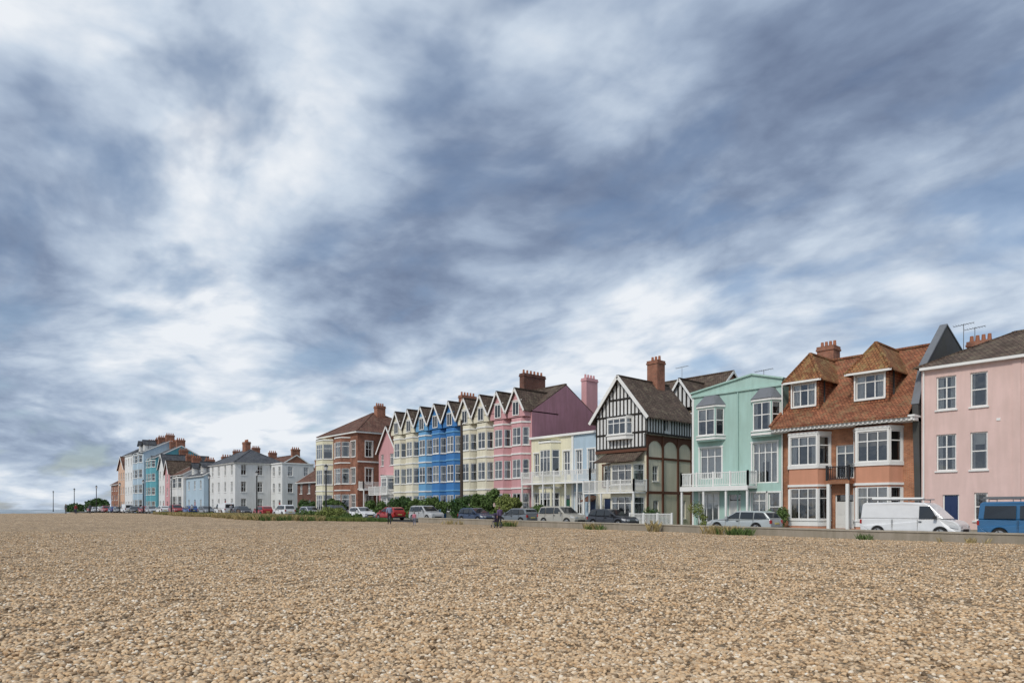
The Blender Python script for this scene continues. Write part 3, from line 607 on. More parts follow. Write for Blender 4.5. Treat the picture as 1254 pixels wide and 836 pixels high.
def shingle_mat():
    m,nt,out=nt_new('shingle'); g=N(nt,'ShaderNodeNewGeometry').outputs['Position']
    wn=N(nt,'ShaderNodeTexNoise',{'Vector':g,'Scale':30.,'Detail':2.})
    dv=N(nt,'ShaderNodeVectorMath',operation='MULTIPLY_ADD'); 
    nt.links.new(wn.outputs['Color'],dv.inputs[0]); dv.inputs[1].default_value=(.02,.02,.02); nt.links.new(g,dv.inputs[2])
    v=N(nt,'ShaderNodeTexVoronoi',{'Vector':dv.outputs[0],'Scale':20.,'Randomness':1.})
    v2=N(nt,'ShaderNodeTexVoronoi',{'Vector':g,'Scale':6.})
    sep=N(nt,'ShaderNodeSeparateColor',{'Color':v.outputs['Color']}).outputs[0]
    col=ramp(nt,sep,[(0,(.14,.095,.055)),(.16,(.30,.20,.115)),(.35,(.55,.37,.205)),(.55,(.67,.47,.28)),(.72,(.48,.36,.24)),(.88,(.70,.55,.385)),(1,(.77,.69,.57))])
    sep2=N(nt,'ShaderNodeSeparateColor',{'Color':v2.outputs['Color']}).outputs[1]
    col=mixc(nt,.4,col,ramp(nt,sep2,[(0,(.28,.185,.105)),(.5,(.56,.39,.235)),(1,(.70,.53,.355))]))
    gap_shade=N(nt,'ShaderNodeMapRange',{'Value':v.outputs['Distance'],'From Min':.3,'From Max':.75,'To Min':1.2,'To Max':.34}).outputs[0]  # shade in the gaps between stones, painted into the ground colour
    n0=N(nt,'ShaderNodeTexNoise',{'Vector':g,'Scale':.16,'Detail':6.,'Roughness':.6}).outputs[0]
    n1=N(nt,'ShaderNodeTexNoise',{'Vector':g,'Scale':5.,'Detail':6.,'Roughness':.75}).outputs[0]
    n2=N(nt,'ShaderNodeTexNoise',{'Vector':g,'Scale':1.6,'Detail':8.,'Roughness':.8}).outputs[0]
    val=mathn(nt,'MULTIPLY',gap_shade,N(nt,'ShaderNodeMapRange',{'Value':n0,'From Min':.3,'From Max':.7,'To Min':.9,'To Max':1.12}).outputs[0])
    val=mathn(nt,'MULTIPLY',val,N(nt,'ShaderNodeMapRange',{'Value':n1,'From Min':.38,'From Max':.58,'To Min':.66,'To Max':1.2}).outputs[0])
    val=mathn(nt,'MULTIPLY',val,N(nt,'ShaderNodeMapRange',{'Value':n2,'From Min':.40,'From Max':.58,'To Min':.74,'To Max':1.16}).outputs[0])
    col=N(nt,'ShaderNodeHueSaturation',{'Color':col,'Value':val,'Saturation':1.0}).outputs[0]
    sx=N(nt,'ShaderNodeSeparateXYZ',{'Vector':g}).outputs
    inl=N(nt,'ShaderNodeMapRange',{'Value':sx[1],'From Min':46.5,'From Max':47.5}).outputs[0]
    col=mixc(nt,inl,col,(.07,.10,.03))
    inv=mathn(nt,'SUBTRACT',1.,v.outputs['Distance'])
    h=mathn(nt,'ADD',mathn(nt,'MULTIPLY',inv,.025),mathn(nt,'MULTIPLY',n1,.12))
    bp=N(nt,'ShaderNodeBump',{'Height':h,'Strength':.85,'Distance':1.}).outputs[0]
    p=N(nt,'ShaderNodeBsdfPrincipled',{'Base Color':col,'Roughness':.85,'Specular IOR Level':.2,'Normal':bp})
    nt.links.new(p.outputs[0],out.inputs[0]); return m
make('shingle_beach_ground',V,Fc,[0]*len(Fc),[shingle_mat()],smooth=True)
def strip(name,fa,fb,x0,x1,dz,m,step=3,th=0):
    V=[];F=[];n=int((x1-x0)/step)
    for i in range(n+1):
        x=x0+(x1-x0)*i/n; z=rz(x)+dz
        V+= [(x,fa(x),z),(x,fb(x),z)]
        if th: V+=[(x,fa(x),z-th),(x,fb(x),z-th)]
    k=4 if th else 2
    for i in range(n):
        a=i*k; c=a+k; F.append([a,c,c+1,a+1])
        if th: F+=[[a+2,c+2,c,a],[a+1,c+1,c+3,a+3]]
    if th: F+=[[0,1,3,2],[n*k,n*k+2,n*k+3,n*k+1]]
    return make(name,V,F,[0]*len(F),[m])
ASPH=paint('asphalt',(.06,.06,.062),.85,.3,bump=.5)
strip('seafront_road',lambda x:ry0(x)+.3,ry1,-260,40,0,ASPH)
strip('pavement',lambda x:ry1(x)-1.3,lambda x:ry1(x)+3.5,-260,40,.12,paint('paving',(.26,.25,.23),.85,.4),th=.3)
strip('kerb',lambda x:ry1(x)-1.43,lambda x:ry1(x)-1.303,-260,40,.123,KERB,th=.3)
strip('road_marking',lambda x:ry1(x)-1.85,lambda x:ry1(x)-1.75,-260,40,.004,simple('yellow_line_paint',(.6,.45,.05),.7))
strip('sea_wall',lambda x:38.0,lambda x:38.38,-57,40,.42,STONE,th=1.2)
strip('sea_wall_coping',lambda x:37.95,lambda x:38.42,-57,40,.50,paint('pale_concrete',(.40,.36,.30),dirt=.5,bump=.5),th=.078)
m,nt,out=nt_new('sea_water'); g=N(nt,'ShaderNodeNewGeometry').outputs['Position']
n1=N(nt,'ShaderNodeTexNoise',{'Vector':g,'Scale':.35,'Detail':6.}).outputs[0]
foam=N(nt,'ShaderNodeTexNoise',{'Vector':N(nt,'ShaderNodeMapping',{'Vector':g,'Scale':(.004,.03,1.)}).outputs[0],'Scale':1.,'Detail':7.}).outputs[0]
ff=N(nt,'ShaderNodeMapRange',{'Value':foam,'From Min':.55,'From Max':.62}).outputs[0]
bp=N(nt,'ShaderNodeBump',{'Height':n1,'Strength':.6,'Distance':.4}).outputs[0]
p=N(nt,'ShaderNodeBsdfPrincipled',{'Base Color':mixc(nt,ff,(.22,.27,.29),(.7,.72,.72)),'Roughness':.3,'Normal':bp}); nt.links.new(p.outputs[0],out.inputs[0])
make('sea',[(-9000,-9000,-2.2),(9000,-9000,-2.2),(9000,9000,-2.2),(-9000,9000,-2.2)],[[0,1,2,3]],[0],[m])
# ---------------------------------------------------------------- pebbles
pc=bpy.data.collections.new('pebbles_source')
pm,nt,out=nt_new('pebble'); oi=N(nt,'ShaderNodeObjectInfo').outputs['Random']
col=ramp(nt,oi,[(0,(.13,.09,.055)),(.12,(.29,.195,.115)),(.3,(.54,.36,.20)),(.5,(.67,.475,.285)),(.66,(.44,.335,.225)),(.78,(.61,.44,.27)),(.9,(.71,.56,.39)),(1,(.78,.70,.58))])
p=N(nt,'ShaderNodeBsdfPrincipled',{'Base Color':col,'Roughness':.65,'Specular IOR Level':.25}); nt.links.new(p.outputs[0],out.inputs[0])
for k in range(5):
    bm=bmesh.new(); bmesh.ops.create_icosphere(bm,subdivisions=2,radius=1)
    for v in bm.verts:
        v.co*=1+.28*noise.noise(v.co*1.3+Vector((k*9,0,0))); v.co.z*=.6; v.co.y*=.78
    me=bpy.data.meshes.new('pebble'); bm.to_mesh(me); bm.free(); me.materials.append(pm)
    for q in me.polygons: q.use_smooth=True
    o=bpy.data.objects.new('pebble',me); pc.objects.link(o)
rng=np.random.default_rng(3); NP=260000; a0=math.radians(48.49)
rr=4.2+46*rng.uniform(0,1,NP)**1.55; th=a0+rng.uniform(-.9,.9,NP)
px=-np.sin(th)*rr; py=np.cos(th)*rr
pts=[]
for x,y in zip(px,py):
    if y<37.8: pts.append((float(x),float(y),ground_z(float(x),float(y))+.004))
me=bpy.data.meshes.new('shingle_pebbles'); me.from_pydata(pts,[],[]); po=link(bpy.data.objects.new('shingle_pebbles',me))
ng=bpy.data.node_groups.new('pebble_scatter','GeometryNodeTree')
ng.interface.new_socket('Geometry',in_out='INPUT',socket_type='NodeSocketGeometry'); ng.interface.new_socket('Geometry',in_out='OUTPUT',socket_type='NodeSocketGeometry')
gi=ng.nodes.new('NodeGroupInput'); go=ng.nodes.new('NodeGroupOutput'); ip=ng.nodes.new('GeometryNodeInstanceOnPoints'); ci=ng.nodes.new('GeometryNodeCollectionInfo')
ci.inputs['Collection'].default_value=pc; ci.inputs['Separate Children'].default_value=True; ci.inputs['Reset Children'].default_value=True
ip.inputs['Pick Instance'].default_value=True
r1=ng.nodes.new('FunctionNodeRandomValue'); r1.data_type='FLOAT_VECTOR'; r1.inputs['Min'].default_value=(-.5,-.5,0); r1.inputs['Max'].default_value=(.5,.5,6.28)
r2=ng.nodes.new('FunctionNodeRandomValue'); r2.data_type='FLOAT'; r2.inputs[2].default_value=.010; r2.inputs[3].default_value=.036
ng.links.new(gi.outputs[0],ip.inputs['Points']); ng.links.new(ci.outputs[0],ip.inputs['Instance']); ng.links.new(r1.outputs[0],ip.inputs['Rotation']); ng.links.new(r2.outputs[1],ip.inputs['Scale']); ng.links.new(ip.outputs[0],go.inputs[0])
po.modifiers.new('scatter','NODES').node_group=ng
# ---------------------------------------------------------------- vehicles
def vehicle(name,x,y,head,col,kind='hatch',rack=None,lift=0):
    body=simple(name+'_paint',col,.3,.1 if col!=(.75,.76,.77) else 0,.5,.6)
    b=Bld(name,(x,y,rz(x)+lift),head,True)
    if kind=='van':
        L,W,bz,tz,tt=4.95,.96,1.08,1.96,.84; r=.36; wr=.33; fx,rx=L/2-.93,-L/2+.95
        low=[(-L/2,.32),(-L/2-.02,.7),(-L/2+.01,bz),(1.5,bz+.0),(2.15,.98),(2.38,.8),(2.46,.55),(2.44,.28)]
        up=[(-L/2+.01,bz),(-L/2+.08,tz-.1),(-L/2+.2,tz),(-.3,tz+.02),(.78,tz-.03),(1.0,tz-.14),(1.72,bz)]
        sw=[[(.55,bz+.02),(1.42,bz+.02),(1.05,tz-.22),(.55,tz-.2)]]
        if rack=='ladder': sw+=[[(-.7,bz+.05),(.42,bz+.05),(.42,tz-.2),(-.7,tz-.2)],[(-2.2,bz+.05),(-.85,bz+.05),(-.85,tz-.2),(-2.15,tz-.2)]]
        ws=[(1.02,tz-.19),(1.66,bz+.04)]; rw=[(-L/2+.0,bz+.1),(-L/2+.05,tz-.25)]; hl=(2.2,.72); lines=[.48,-.75,-.8]
    elif kind=='suv':
        L,W,bz,tz,tt=4.4,.90,1.05,1.68,.80; r=.40; wr=.36; fx,rx=L/2-.85,-L/2+.85
        low=[(-L/2,.4),(-L/2-.01,.75),(-L/2+.06,bz),(.95,bz+.01),(1.9,.95),(2.12,.8),(2.2,.55),(2.15,.32)]
        up=[(-L/2+.06,bz),(-L/2+.3,tz-.08),(-1.5,tz),(.1,tz),(.35,tz-.06),(1.1,bz)]
        sw=[[(-1.95,bz+.04),(-1.2,bz+.04),(-1.2,tz-.14),(-1.8,tz-.14)],[(-1.12,bz+.04),(-.2,bz+.04),(-.2,tz-.12),(-1.12,tz-.12)],[(-.12,bz+.04),(.82,bz+.04),(.3,tz-.13),(-.12,tz-.12)]]
        ws=[(.42,tz-.1),(1.04,bz+.04)]; rw=[(-L/2+.09,bz+.06),(-L/2+.27,tz-.14)]; hl=(2.0,.82); lines=[-.16,-1.16,.86]
    elif kind=='estate':
        L,W,bz,tz,tt=4.6,.89,.92,1.44,.78; r=.37; wr=.33; fx,rx=L/2-.88,-L/2+.95
        low=[(-L/2,.4),(-L/2-.01,.65),(-L/2+.05,bz),(.85,bz+.01),(1.85,.83),(2.18,.68),(2.3,.48),(2.24,.27)]
        up=[(-L/2+.05,bz),(-L/2+.45,tz-.1),(-1.5,tz-.02),(-.2,tz),(.1,tz-.05),(1.0,bz)]
        sw=[[(-2.05,bz+.03),(-1.2,bz+.03),(-1.2,tz-.11),(-1.78,tz-.13)],[(-1.12,bz+.03),(-.25,bz+.03),(-.25,tz-.09),(-1.12,tz-.1)],[(-.17,bz+.03),(.74,bz+.03),(.08,tz-.1),(-.17,tz-.09)]]
        ws=[(.16,tz-.08),(.93,bz+.03)]; rw=[(-L/2+.11,bz+.05),(-L/2+.4,tz-.14)]; hl=(2.05,.68); lines=[-.2,-1.16,.78]
    else:
        L,W,bz,tz,tt=4.05,.86,.95,1.48,.78; r=.36; wr=.32; fx,rx=L/2-.8,-L/2+.72
        low=[(-L/2,.4),(-L/2-.01,.65),(-L/2+.06,bz),(.85,bz+.01),(1.65,.86),(1.93,.7),(2.03,.48),(1.98,.27)]
        up=[(-L/2+.06,bz),(-L/2+.32,tz-.1),(-1.3,tz),(-.1,tz),(.15,tz-.05),(1.0,bz)]
        sw=[[(-1.7,bz+.06),(-1.05,bz+.03),(-1.05,tz-.12),(-1.5,tz-.14)],[(-.98,bz+.03),(-.2,bz+.03),(-.2,tz-.1),(-.98,tz-.11)],[(-.12,bz+.03),(.74,bz+.03),(.12,tz-.11),(-.12,tz-.1)]]
        ws=[(.21,tz-.08),(.93,bz+.03)]; rw=[(-L/2+.12,bz+.05),(-L/2+.29,tz-.14)]; hl=(1.8,.7); lines=[-.16,-1.02,.8]
    def wy(xx,z):
        f=1-.13*abs(2*xx/L)**5
        if z<.3: g=.965
        elif z<=bz: g=1-.035*((z-.3)/(bz-.3))**2
        else: g=.965-(.965-tt)*(z-bz)/(tz-bz)
        return W*f*g
    arc=lambda cx:[(cx+r*math.cos(t),.32+r*math.sin(t)) for t in [math.pi*i/12 for i in range(13)]]
    out=low+[(fx+r+.02,.24)]+arc(fx)+[(fx-r-.02,.24),(rx+r+.02,.24)]+arc(rx)+[(rx-r-.02,.28)]
    def shell(part,pl,m):
        n=len(pl); vs=[(p,-wy(p,z),z) for p,z in pl]+[(p,wy(p,z),z) for p,z in pl]
        b.add(part,m,vs,[list(range(n)),list(range(n,2*n))[::-1]]+[[i,i+n,(i+1)%n+n,(i+1)%n] for i in range(n)])
    shell('body',out,body); shell('cabin',up,body); b.mods['body']=.045; b.mods['cabin']=.05
    e=.012
    for q in sw:
        for s in (-1,1): b.poly('side_windows',CARGLASS,[(p,s*(wy(p,z)+e),z) for p,z in q])
    def scr(part,p,q,m,o,k=.9):
        d=Vector((q[0]-p[0],0,q[1]-p[1])).normalized(); nn=Vector((d.z,0,-d.x)); nn=nn if (nn.x>0)==(o>0) else -nn
        A=Vector((p[0],0,p[1]))+nn*e; B_=Vector((q[0],0,q[1]))+nn*e; wa=wy(p[0],p[1])*k; wb=wy(q[0],q[1])*k
        b.poly(part,m,[(A.x,-wa,A.z),(A.x,wa,A.z),(B_.x,wb,B_.z),(B_.x,-wb,B_.z)])
    scr('windscreen',ws[0],ws[1],CARGLASS,1); scr('rear_window',rw[1],rw[0],CARGLASS,-1,.86)
    for cx in (fx,rx):
        for s in (-1,1):
            yo=s*(W-.02); yi=s*(W-.24)
            b.cyl('wheels',TYRE,(cx,yi,wr),(cx,yo,wr),wr,n=20); b.cyl('wheels',RIM,(cx,yo,wr),(cx,yo+s*.008,wr),wr*.66,n=14)
            for k in range(5):
                t=k*1.2566; b.bar('wheels',TYRE,(cx+.05*math.cos(t+.6),yo+s*.011,wr+.05*math.sin(t+.6)),(cx+wr*.6*math.cos(t+.6),yo+s*.011,wr+wr*.6*math.sin(t+.6)),.01,.05)
    for s in (-1,1):
        hx,hz=hl; hx2=L/2-.12
        b.poly('headlamps',LAMPW,[(hx-.25,s*(wy(hx-.25,hz)+.012),hz+.08),(hx2,s*(wy(hx2,hz)+.012),hz-.0),(hx2,s*(wy(hx2,hz)+.012),hz-.14),(hx-.2,s*(wy(hx-.2,hz)+.012),hz-.06)])
        b.box('headlamps',LAMPW,L/2-.14,L/2-.03,s*W*.62-.14,s*W*.62+.14,hz-.13,hz+.0)
        b.box('tail_lamps',LAMPR,-L/2-.025,-L/2+.08,s*W*.78-.09,s*W*.78+.09,bz-.28,bz-.06)
        xm=ws[1][0]-.32; b.box('door_mirrors',TRIM if kind=='van' else body,xm-.06,xm+.08,s*(W+.02)-.0 if s>0 else -(W+.20),(W+.20) if s>0 else -(W+.02),bz+.0,bz+.16)
        for lx in lines: b.box('door_gaps',TRIM,lx-.006,lx+.006,min(s*(wy(lx,.6)-.02),s*(wy(lx,.6)+.003)),max(s*(wy(lx,.6)-.02),s*(wy(lx,.6)+.003)),.34,bz-.03)
        b.box('sills',TRIM,rx+r+.04,fx-r-.04,min(s*(W-.06),s*(W+.004)),max(s*(W-.06),s*(W+.004)),.22,.33)
        for lx in lines[:1]: b.box('door_handles',TRIM,lx+.05,lx+.2,min(s*W*.97,s*(W+.02)),max(s*W*.97,s*(W+.02)),bz-.16,bz-.12)
    b.box('grille',TRIM,L/2-.05,L/2+.012,-.42,.42,.4,.56); b.box('number_plates',PLATE,L/2+.0,L/2+.02,-.26,.26,.3,.4); b.box('number_plates',PLATE,-L/2-.035,-L/2-.01,-.26,.26,.6,.7)
    b.box('bumpers',TRIM,-L/2-.03,-L/2+.2,-W*.8,W*.8,.28,.42)
    if rack:
        for xx in (-2.0,-1.0,0,.6):
            b.cyl('roof_rack',METAL,(xx,-.72,tz+.14),(xx,.72,tz+.14),.025,n=6)
            for s in (-1,1): b.cyl('roof_rack',METAL,(xx,s*.72,tz-.04),(xx,s*.72,tz+.14),.02,n=6)
        for s in (-1,1): b.cyl('roof_rack',METAL,(-2.2,s*.72,tz+.16),(.8,s*.72,tz+.16),.025,n=6)
        if rack=='ladder':
            for s in (.1,.5): b.bar('ladder',METAL,(-2.3,-s,tz+.22),(1.2,-s,tz+.22),.04,.08)
            for i in range(12): b.cyl('ladder',METAL,(-2.2+i*.29,-.1,tz+.22),(-2.2+i*.29,-.5,tz+.22),.018,n=5)
        else:
            b.cyl('pipe_tube',WHITE,(-2.0,-.35,tz+.2),(.6,-.35,tz+.2),.07,n=10)
    b.finish()
Wc=(.75,.76,.77)
vehicle('white_van',-13.4,41.2,0,Wc,'van',rack='tube'); vehicle('blue_van',-7.75,41.2,0,(.03,.14,.30),'van',rack='ladder')
vehicle('silver_estate_car',-23.4,40.9,math.pi,(.42,.46,.47),'estate')
vehicle('black_hatchback_car',-34.7,41.2,0,(.03,.032,.04),'hatch'); vehicle('beige_suv_car',-40.2,41.2,0,(.42,.40,.35),'suv')
vehicle('grey_hatchback_car',-45.9,41.3,math.pi,(.16,.18,.20),'hatch'); vehicle('dark_blue_hatchback_car',-52,41.4,0,(.03,.05,.10),'hatch')
vehicle('silver_suv_car',-60.3,41.2,0,(.45,.46,.47),'suv'); vehicle('red_hatchback_car',-67.5,41.2,math.pi,(.40,.03,.03),'hatch')
vehicle('white_hatchback_car',-74,41.2,0,Wc,'hatch'); vehicle('black_suv_car',-80.5,41.2,0,(.03,.03,.035),'suv')
vehicle('silver_hatchback_car',-87.5,40.9,0,(.45,.46,.48),'hatch'); vehicle('white_suv_car',-95.5,40.6,math.pi,Wc,'suv')
cs=[('red_hatchback_car',(.4,.03,.03),'hatch'),('grey_estate_car',(.2,.21,.23),'estate'),('white_hatchback_car',Wc,'hatch'),('black_hatchback_car',(.03,.03,.035),'hatch'),('blue_hatchback_car',(.04,.10,.3),'hatch'),('silver_estate_car',(.45,.46,.48),'estate'),('white_van',Wc,'van'),('red_suv_car',(.35,.03,.03),'suv')]
x=-101.5; i=0
while x>-215:
    n,c,k=cs[(i*3)%8]; vehicle(n,x,ry0(x)+2.0,0 if i%2 else math.pi,c,k); x-=R.uniform(5.6,8); i+=1
# ---------------------------------------------------------------- street furniture
def lamp(x,y,h=6.6):
    b=Bld('street_lamp',(x,y,rz(x)),0,True)
    b.cyl('column',BLACKM,(0,0,0),(0,0,1.0),.15,.12); b.cyl('column',BLACKM,(0,0,1.0),(0,0,h-.9),.1,.08); b.cyl('column',BLACKM,(0,0,1.0),(0,0,1.08),.17)
    b.cyl('ladder_bar',BLACKM,(-.35,0,h-1.05),(.35,0,h-1.05),.025,n=6)
    b.cyl('lantern',BLACKM,(0,0,h-.92),(0,0,h-.85),.12,.16,8); b.cyl('lantern_glass',LAMPW,(0,0,h-.85),(0,0,h-.4),.15,.25,6); b.cyl('lantern',BLACKM,(0,0,h-.4),(0,0,h-.12),.3,.07,6); b.cyl('lantern',BLACKM,(0,0,h-.12),(0,0,h),.035,.01,6)
    b.finish()
for x,y in ((-78,38.5),(-100.5,38.6),(-118,37.4),(-133,35.6),(-150,35),(-170,35),(-195,35),(-225,35),(-262,35)): lamp(x,y,6.8)
def pole():
    b=Bld('telegraph_pole',(-61.2,46.6,rz(-61)),0,True); w=simple('creosoted_wood',(.06,.045,.035),.8)
    b.cyl('pole',w,(0,0,0),(0,0,11.3),.2,.14,12); b.bar('crossarm',w,(-.7,0,10.7),(.7,0,10.7),.1,.1)
    for q in (-.6,-.2,.2,.6): b.cyl('insulators',WHITE,(q,0,10.75),(q,0,10.9),.05,n=8)
    b.finish()
pole()
def bench(x,y):
    b=Bld('park_bench',(x,y,rz(x)),0,True); w=simple('bench_wood',(.2,.12,.07),.7)
    for i in range(4): b.box('seat',w,-.8,.8,-.22+i*.12,-.13+i*.12,.43,.46)
    for i in range(3): b.box('backrest',w,-.8,.8,.26,.29,.55+i*.13,.64+i*.13)
    for s in (-.7,.7):
        b.box('legs',BLACKM,s-.03,s+.03,-.2,-.15,0,.43); b.box('legs',BLACKM,s-.03,s+.03,.2,.255,0,.93); b.box('legs',BLACKM,s-.03,s+.03,-.15,.2,.38,.42)
    b.finish()
for x in (-104,-112): bench(x,36.9)
# ---------------------------------------------------------------- plants
def leafm(name,c): 
    m,nt,out=nt_new(name); g=N(nt,'ShaderNodeNewGeometry')
    col=ramp(nt,g.outputs['Random Per Island'],[(0,tuple(q*.5 for q in c)),(.5,c),(1,tuple(min(1,q*1.7) for q in c))])
    p=N(nt,'ShaderNodeBsdfPrincipled',{'Base Color':col,'Roughness':.7,'Specular IOR Level':.2}); nt.links.new(p.outputs[0],out.inputs[0]); return m
LG=leafm('green_leaves',(.085,.135,.04)); LD=leafm('dark_leaves',(.05,.095,.03)); LY=leafm('yellow_green_leaves',(.16,.19,.055)); STRAW=leafm('dry_grass',(.34,.27,.13)); TWIG=simple('twigs',(.08,.06,.04),.9)
def shrub(name,x,y,w,d,h,n,m,size=.09,tree=False):
    V=[];F=[];MI=[]; z0=ground_z(x,y) if y<ry0(x) else rz(x)
    cl=[]
    for _ in range(max(6,int(w*d*4))):
        a=R.uniform(0,6.28); q=math.sqrt(R.random())
        cl.append((Vector((x+w/2*q*math.cos(a),y+d/2*q*math.sin(a),z0+h*.85*R.uniform(.15,1)*(1-q*.3))),R.uniform(.2,.42)*min(1.5,h)))
    for i in range(n):
        c,r=R.choice(cl); dv=Vector((R.gauss(0,1),R.gauss(0,1),R.gauss(0,.8))).normalized()*r*R.uniform(.55,1.05); p=c+dv
        if p.z<z0+.02: p.z=z0+R.uniform(.02,.2)
        u=Vector((R.gauss(0,1),R.gauss(0,1),R.gauss(0,1))).normalized(); v=u.orthogonal().normalized(); s=size*R.uniform(.6,1.3); k=len(V)
        V+= [tuple(p-u*s),tuple(p+v*s*.45),tuple(p+u*s),tuple(p-v*s*.45)]; F.append([k,k+1,k+2,k+3]); MI.append(0)
    for c,r in cl:
        k=len(V); b0=Vector((x+(c.x-x)*.3,y+(c.y-y)*.3,z0-.05)); t=Vector((.02,0,0)); t2=Vector((0,.02,0))
        V+=[tuple(b0-t),tuple(b0+t),tuple(c+t*.4),tuple(c-t*.4),tuple(b0-t2),tuple(b0+t2),tuple(c+t2*.4),tuple(c-t2*.4)]; F+=[[k,k+1,k+2,k+3],[k+4,k+5,k+6,k+7]]; MI+=[1,1]
    make(name,V,F,MI,[m,TWIG])
shrub('garden_shrub',-56.3,46.5,4.6,1.9,4.4,12000,LG,.14); shrub('garden_shrub',-60.4,46.3,3.2,1.6,3.4,6500,LD,.13)
shrub('garden_hedge',-67,45.9,8,1.3,3.1,12500,LG,.13); shrub('garden_shrub',-73,46.0,4.5,1.4,3.5,7500,LD,.13)
shrub('garden_shrub',-52.6,46.4,3.2,1.6,3.6,6500,LY,.12); shrub('garden_shrub',-49.7,46.7,2.4,1,2.5,3500,LG,.1); shrub('garden_hedge',-79.5,46.0,5,1.2,2.8,6000,LG,.12)
shrub('garden_shrub',-105,48.5,7,1.5,3.0,5000,LD,.13); shrub('distant_trees',-222,40,22,4,4.6,9000,LD,.28); shrub('distant_trees',-250,39,22,3,3.0,7000,LD,.25)
shrub('garden_shrub',-90,45.6,6,1.2,3.2,7000,LG,.12); shrub('balcony_climber',-30.9,47.3,.9,.5,3.0,1400,LY,.06); shrub('garden_shrub',-24.6,47.6,1.6,1,2.1,1800,LG,.08); shrub('garden_shrub',-35.2,47.4,1.5,.8,1.9,1600,LD,.08)
def tufts(name,areas,m,blades=14,h=.45):
    V=[];F=[]
    for (x,y,w,d,n,hh) in areas:
        for _ in range(n):
            a=R.uniform(0,6.28); q=math.sqrt(R.random()); X=x+w/2*q*math.cos(a); Y=y+d/2*q*math.sin(a); Z=ground_z(X,Y)-.02
            for _ in range(blades):
                t=R.uniform(0,6.28); l=hh*R.uniform(.5,1.2); bx=X+R.uniform(-.12,.12); by=Y+R.uniform(-.12,.12); dx=math.cos(t)*l*.45; dy=math.sin(t)*l*.45; w_=.018
                k=len(V); V+=[(bx-w_*math.sin(t),by+w_*math.cos(t),Z),(bx+w_*math.sin(t),by-w_*math.cos(t),Z),(bx+dx*.4,by+dy*.4,Z+l*.6),(bx+dx,by+dy,Z+l*.95)]
                F+=[[k,k+1,k+2],[k+1,k+3,k+2]]
    make(name,V,F,[0]*len(F),[m])
tufts('beach_grass',[(-22.5,37.2,3,.7,16,.6),(-33.5,37.3,2,.6,9,.5),(-43,37.1,3,.8,18,.5),(-9,37.4,4,.5,7,.3),(-50,37,3,.8,9,.4),(-28,37.5,1,.4,5,.8)],STRAW)
tufts('beach_plants',[(-21.8,37.2,2.6,.8,26,.45),(-33,37.2,2,.7,12,.4),(-42.6,37,2.6,.9,36,.4),(-14.5,37.4,1,.4,5,.35)],LG,16)
tufts('sea_kale_patch',[(-80,32.0,26,7,1500,.5),(-100,33.0,30,5.5,1300,.45),(-116,32.5,22,4,600,.4),(-66,34.5,8,3,300,.45)],LY,14)
tufts('sea_kale_leaves',[(-76,31.5,20,6,700,.5),(-96,33,30,5,700,.5),(-68,34.5,8,3,250,.5)],LG,14)
tufts('grass_verge',[(-72,36.8,24,2.2,900,.4),(-94,36.5,24,2.2,900,.4),(-114,34.8,22,2.2,700,.4)],LG,14)
tufts('dry_beach_grass',[(-80,31.5,28,7.5,700,.6),(-100,32,36,6,800,.5),(-120,32.5,20,4,300,.45)],STRAW,12)
shrub('beach_bush',-70,35.2,4.6,2.4,1.7,5500,LY,.1); shrub('beach_bush',-74.5,34.2,3.4,2,1.2,3000,LG,.09); shrub('beach_bush',-66.5,35.8,3,1.6,1.0,2400,LG,.09)
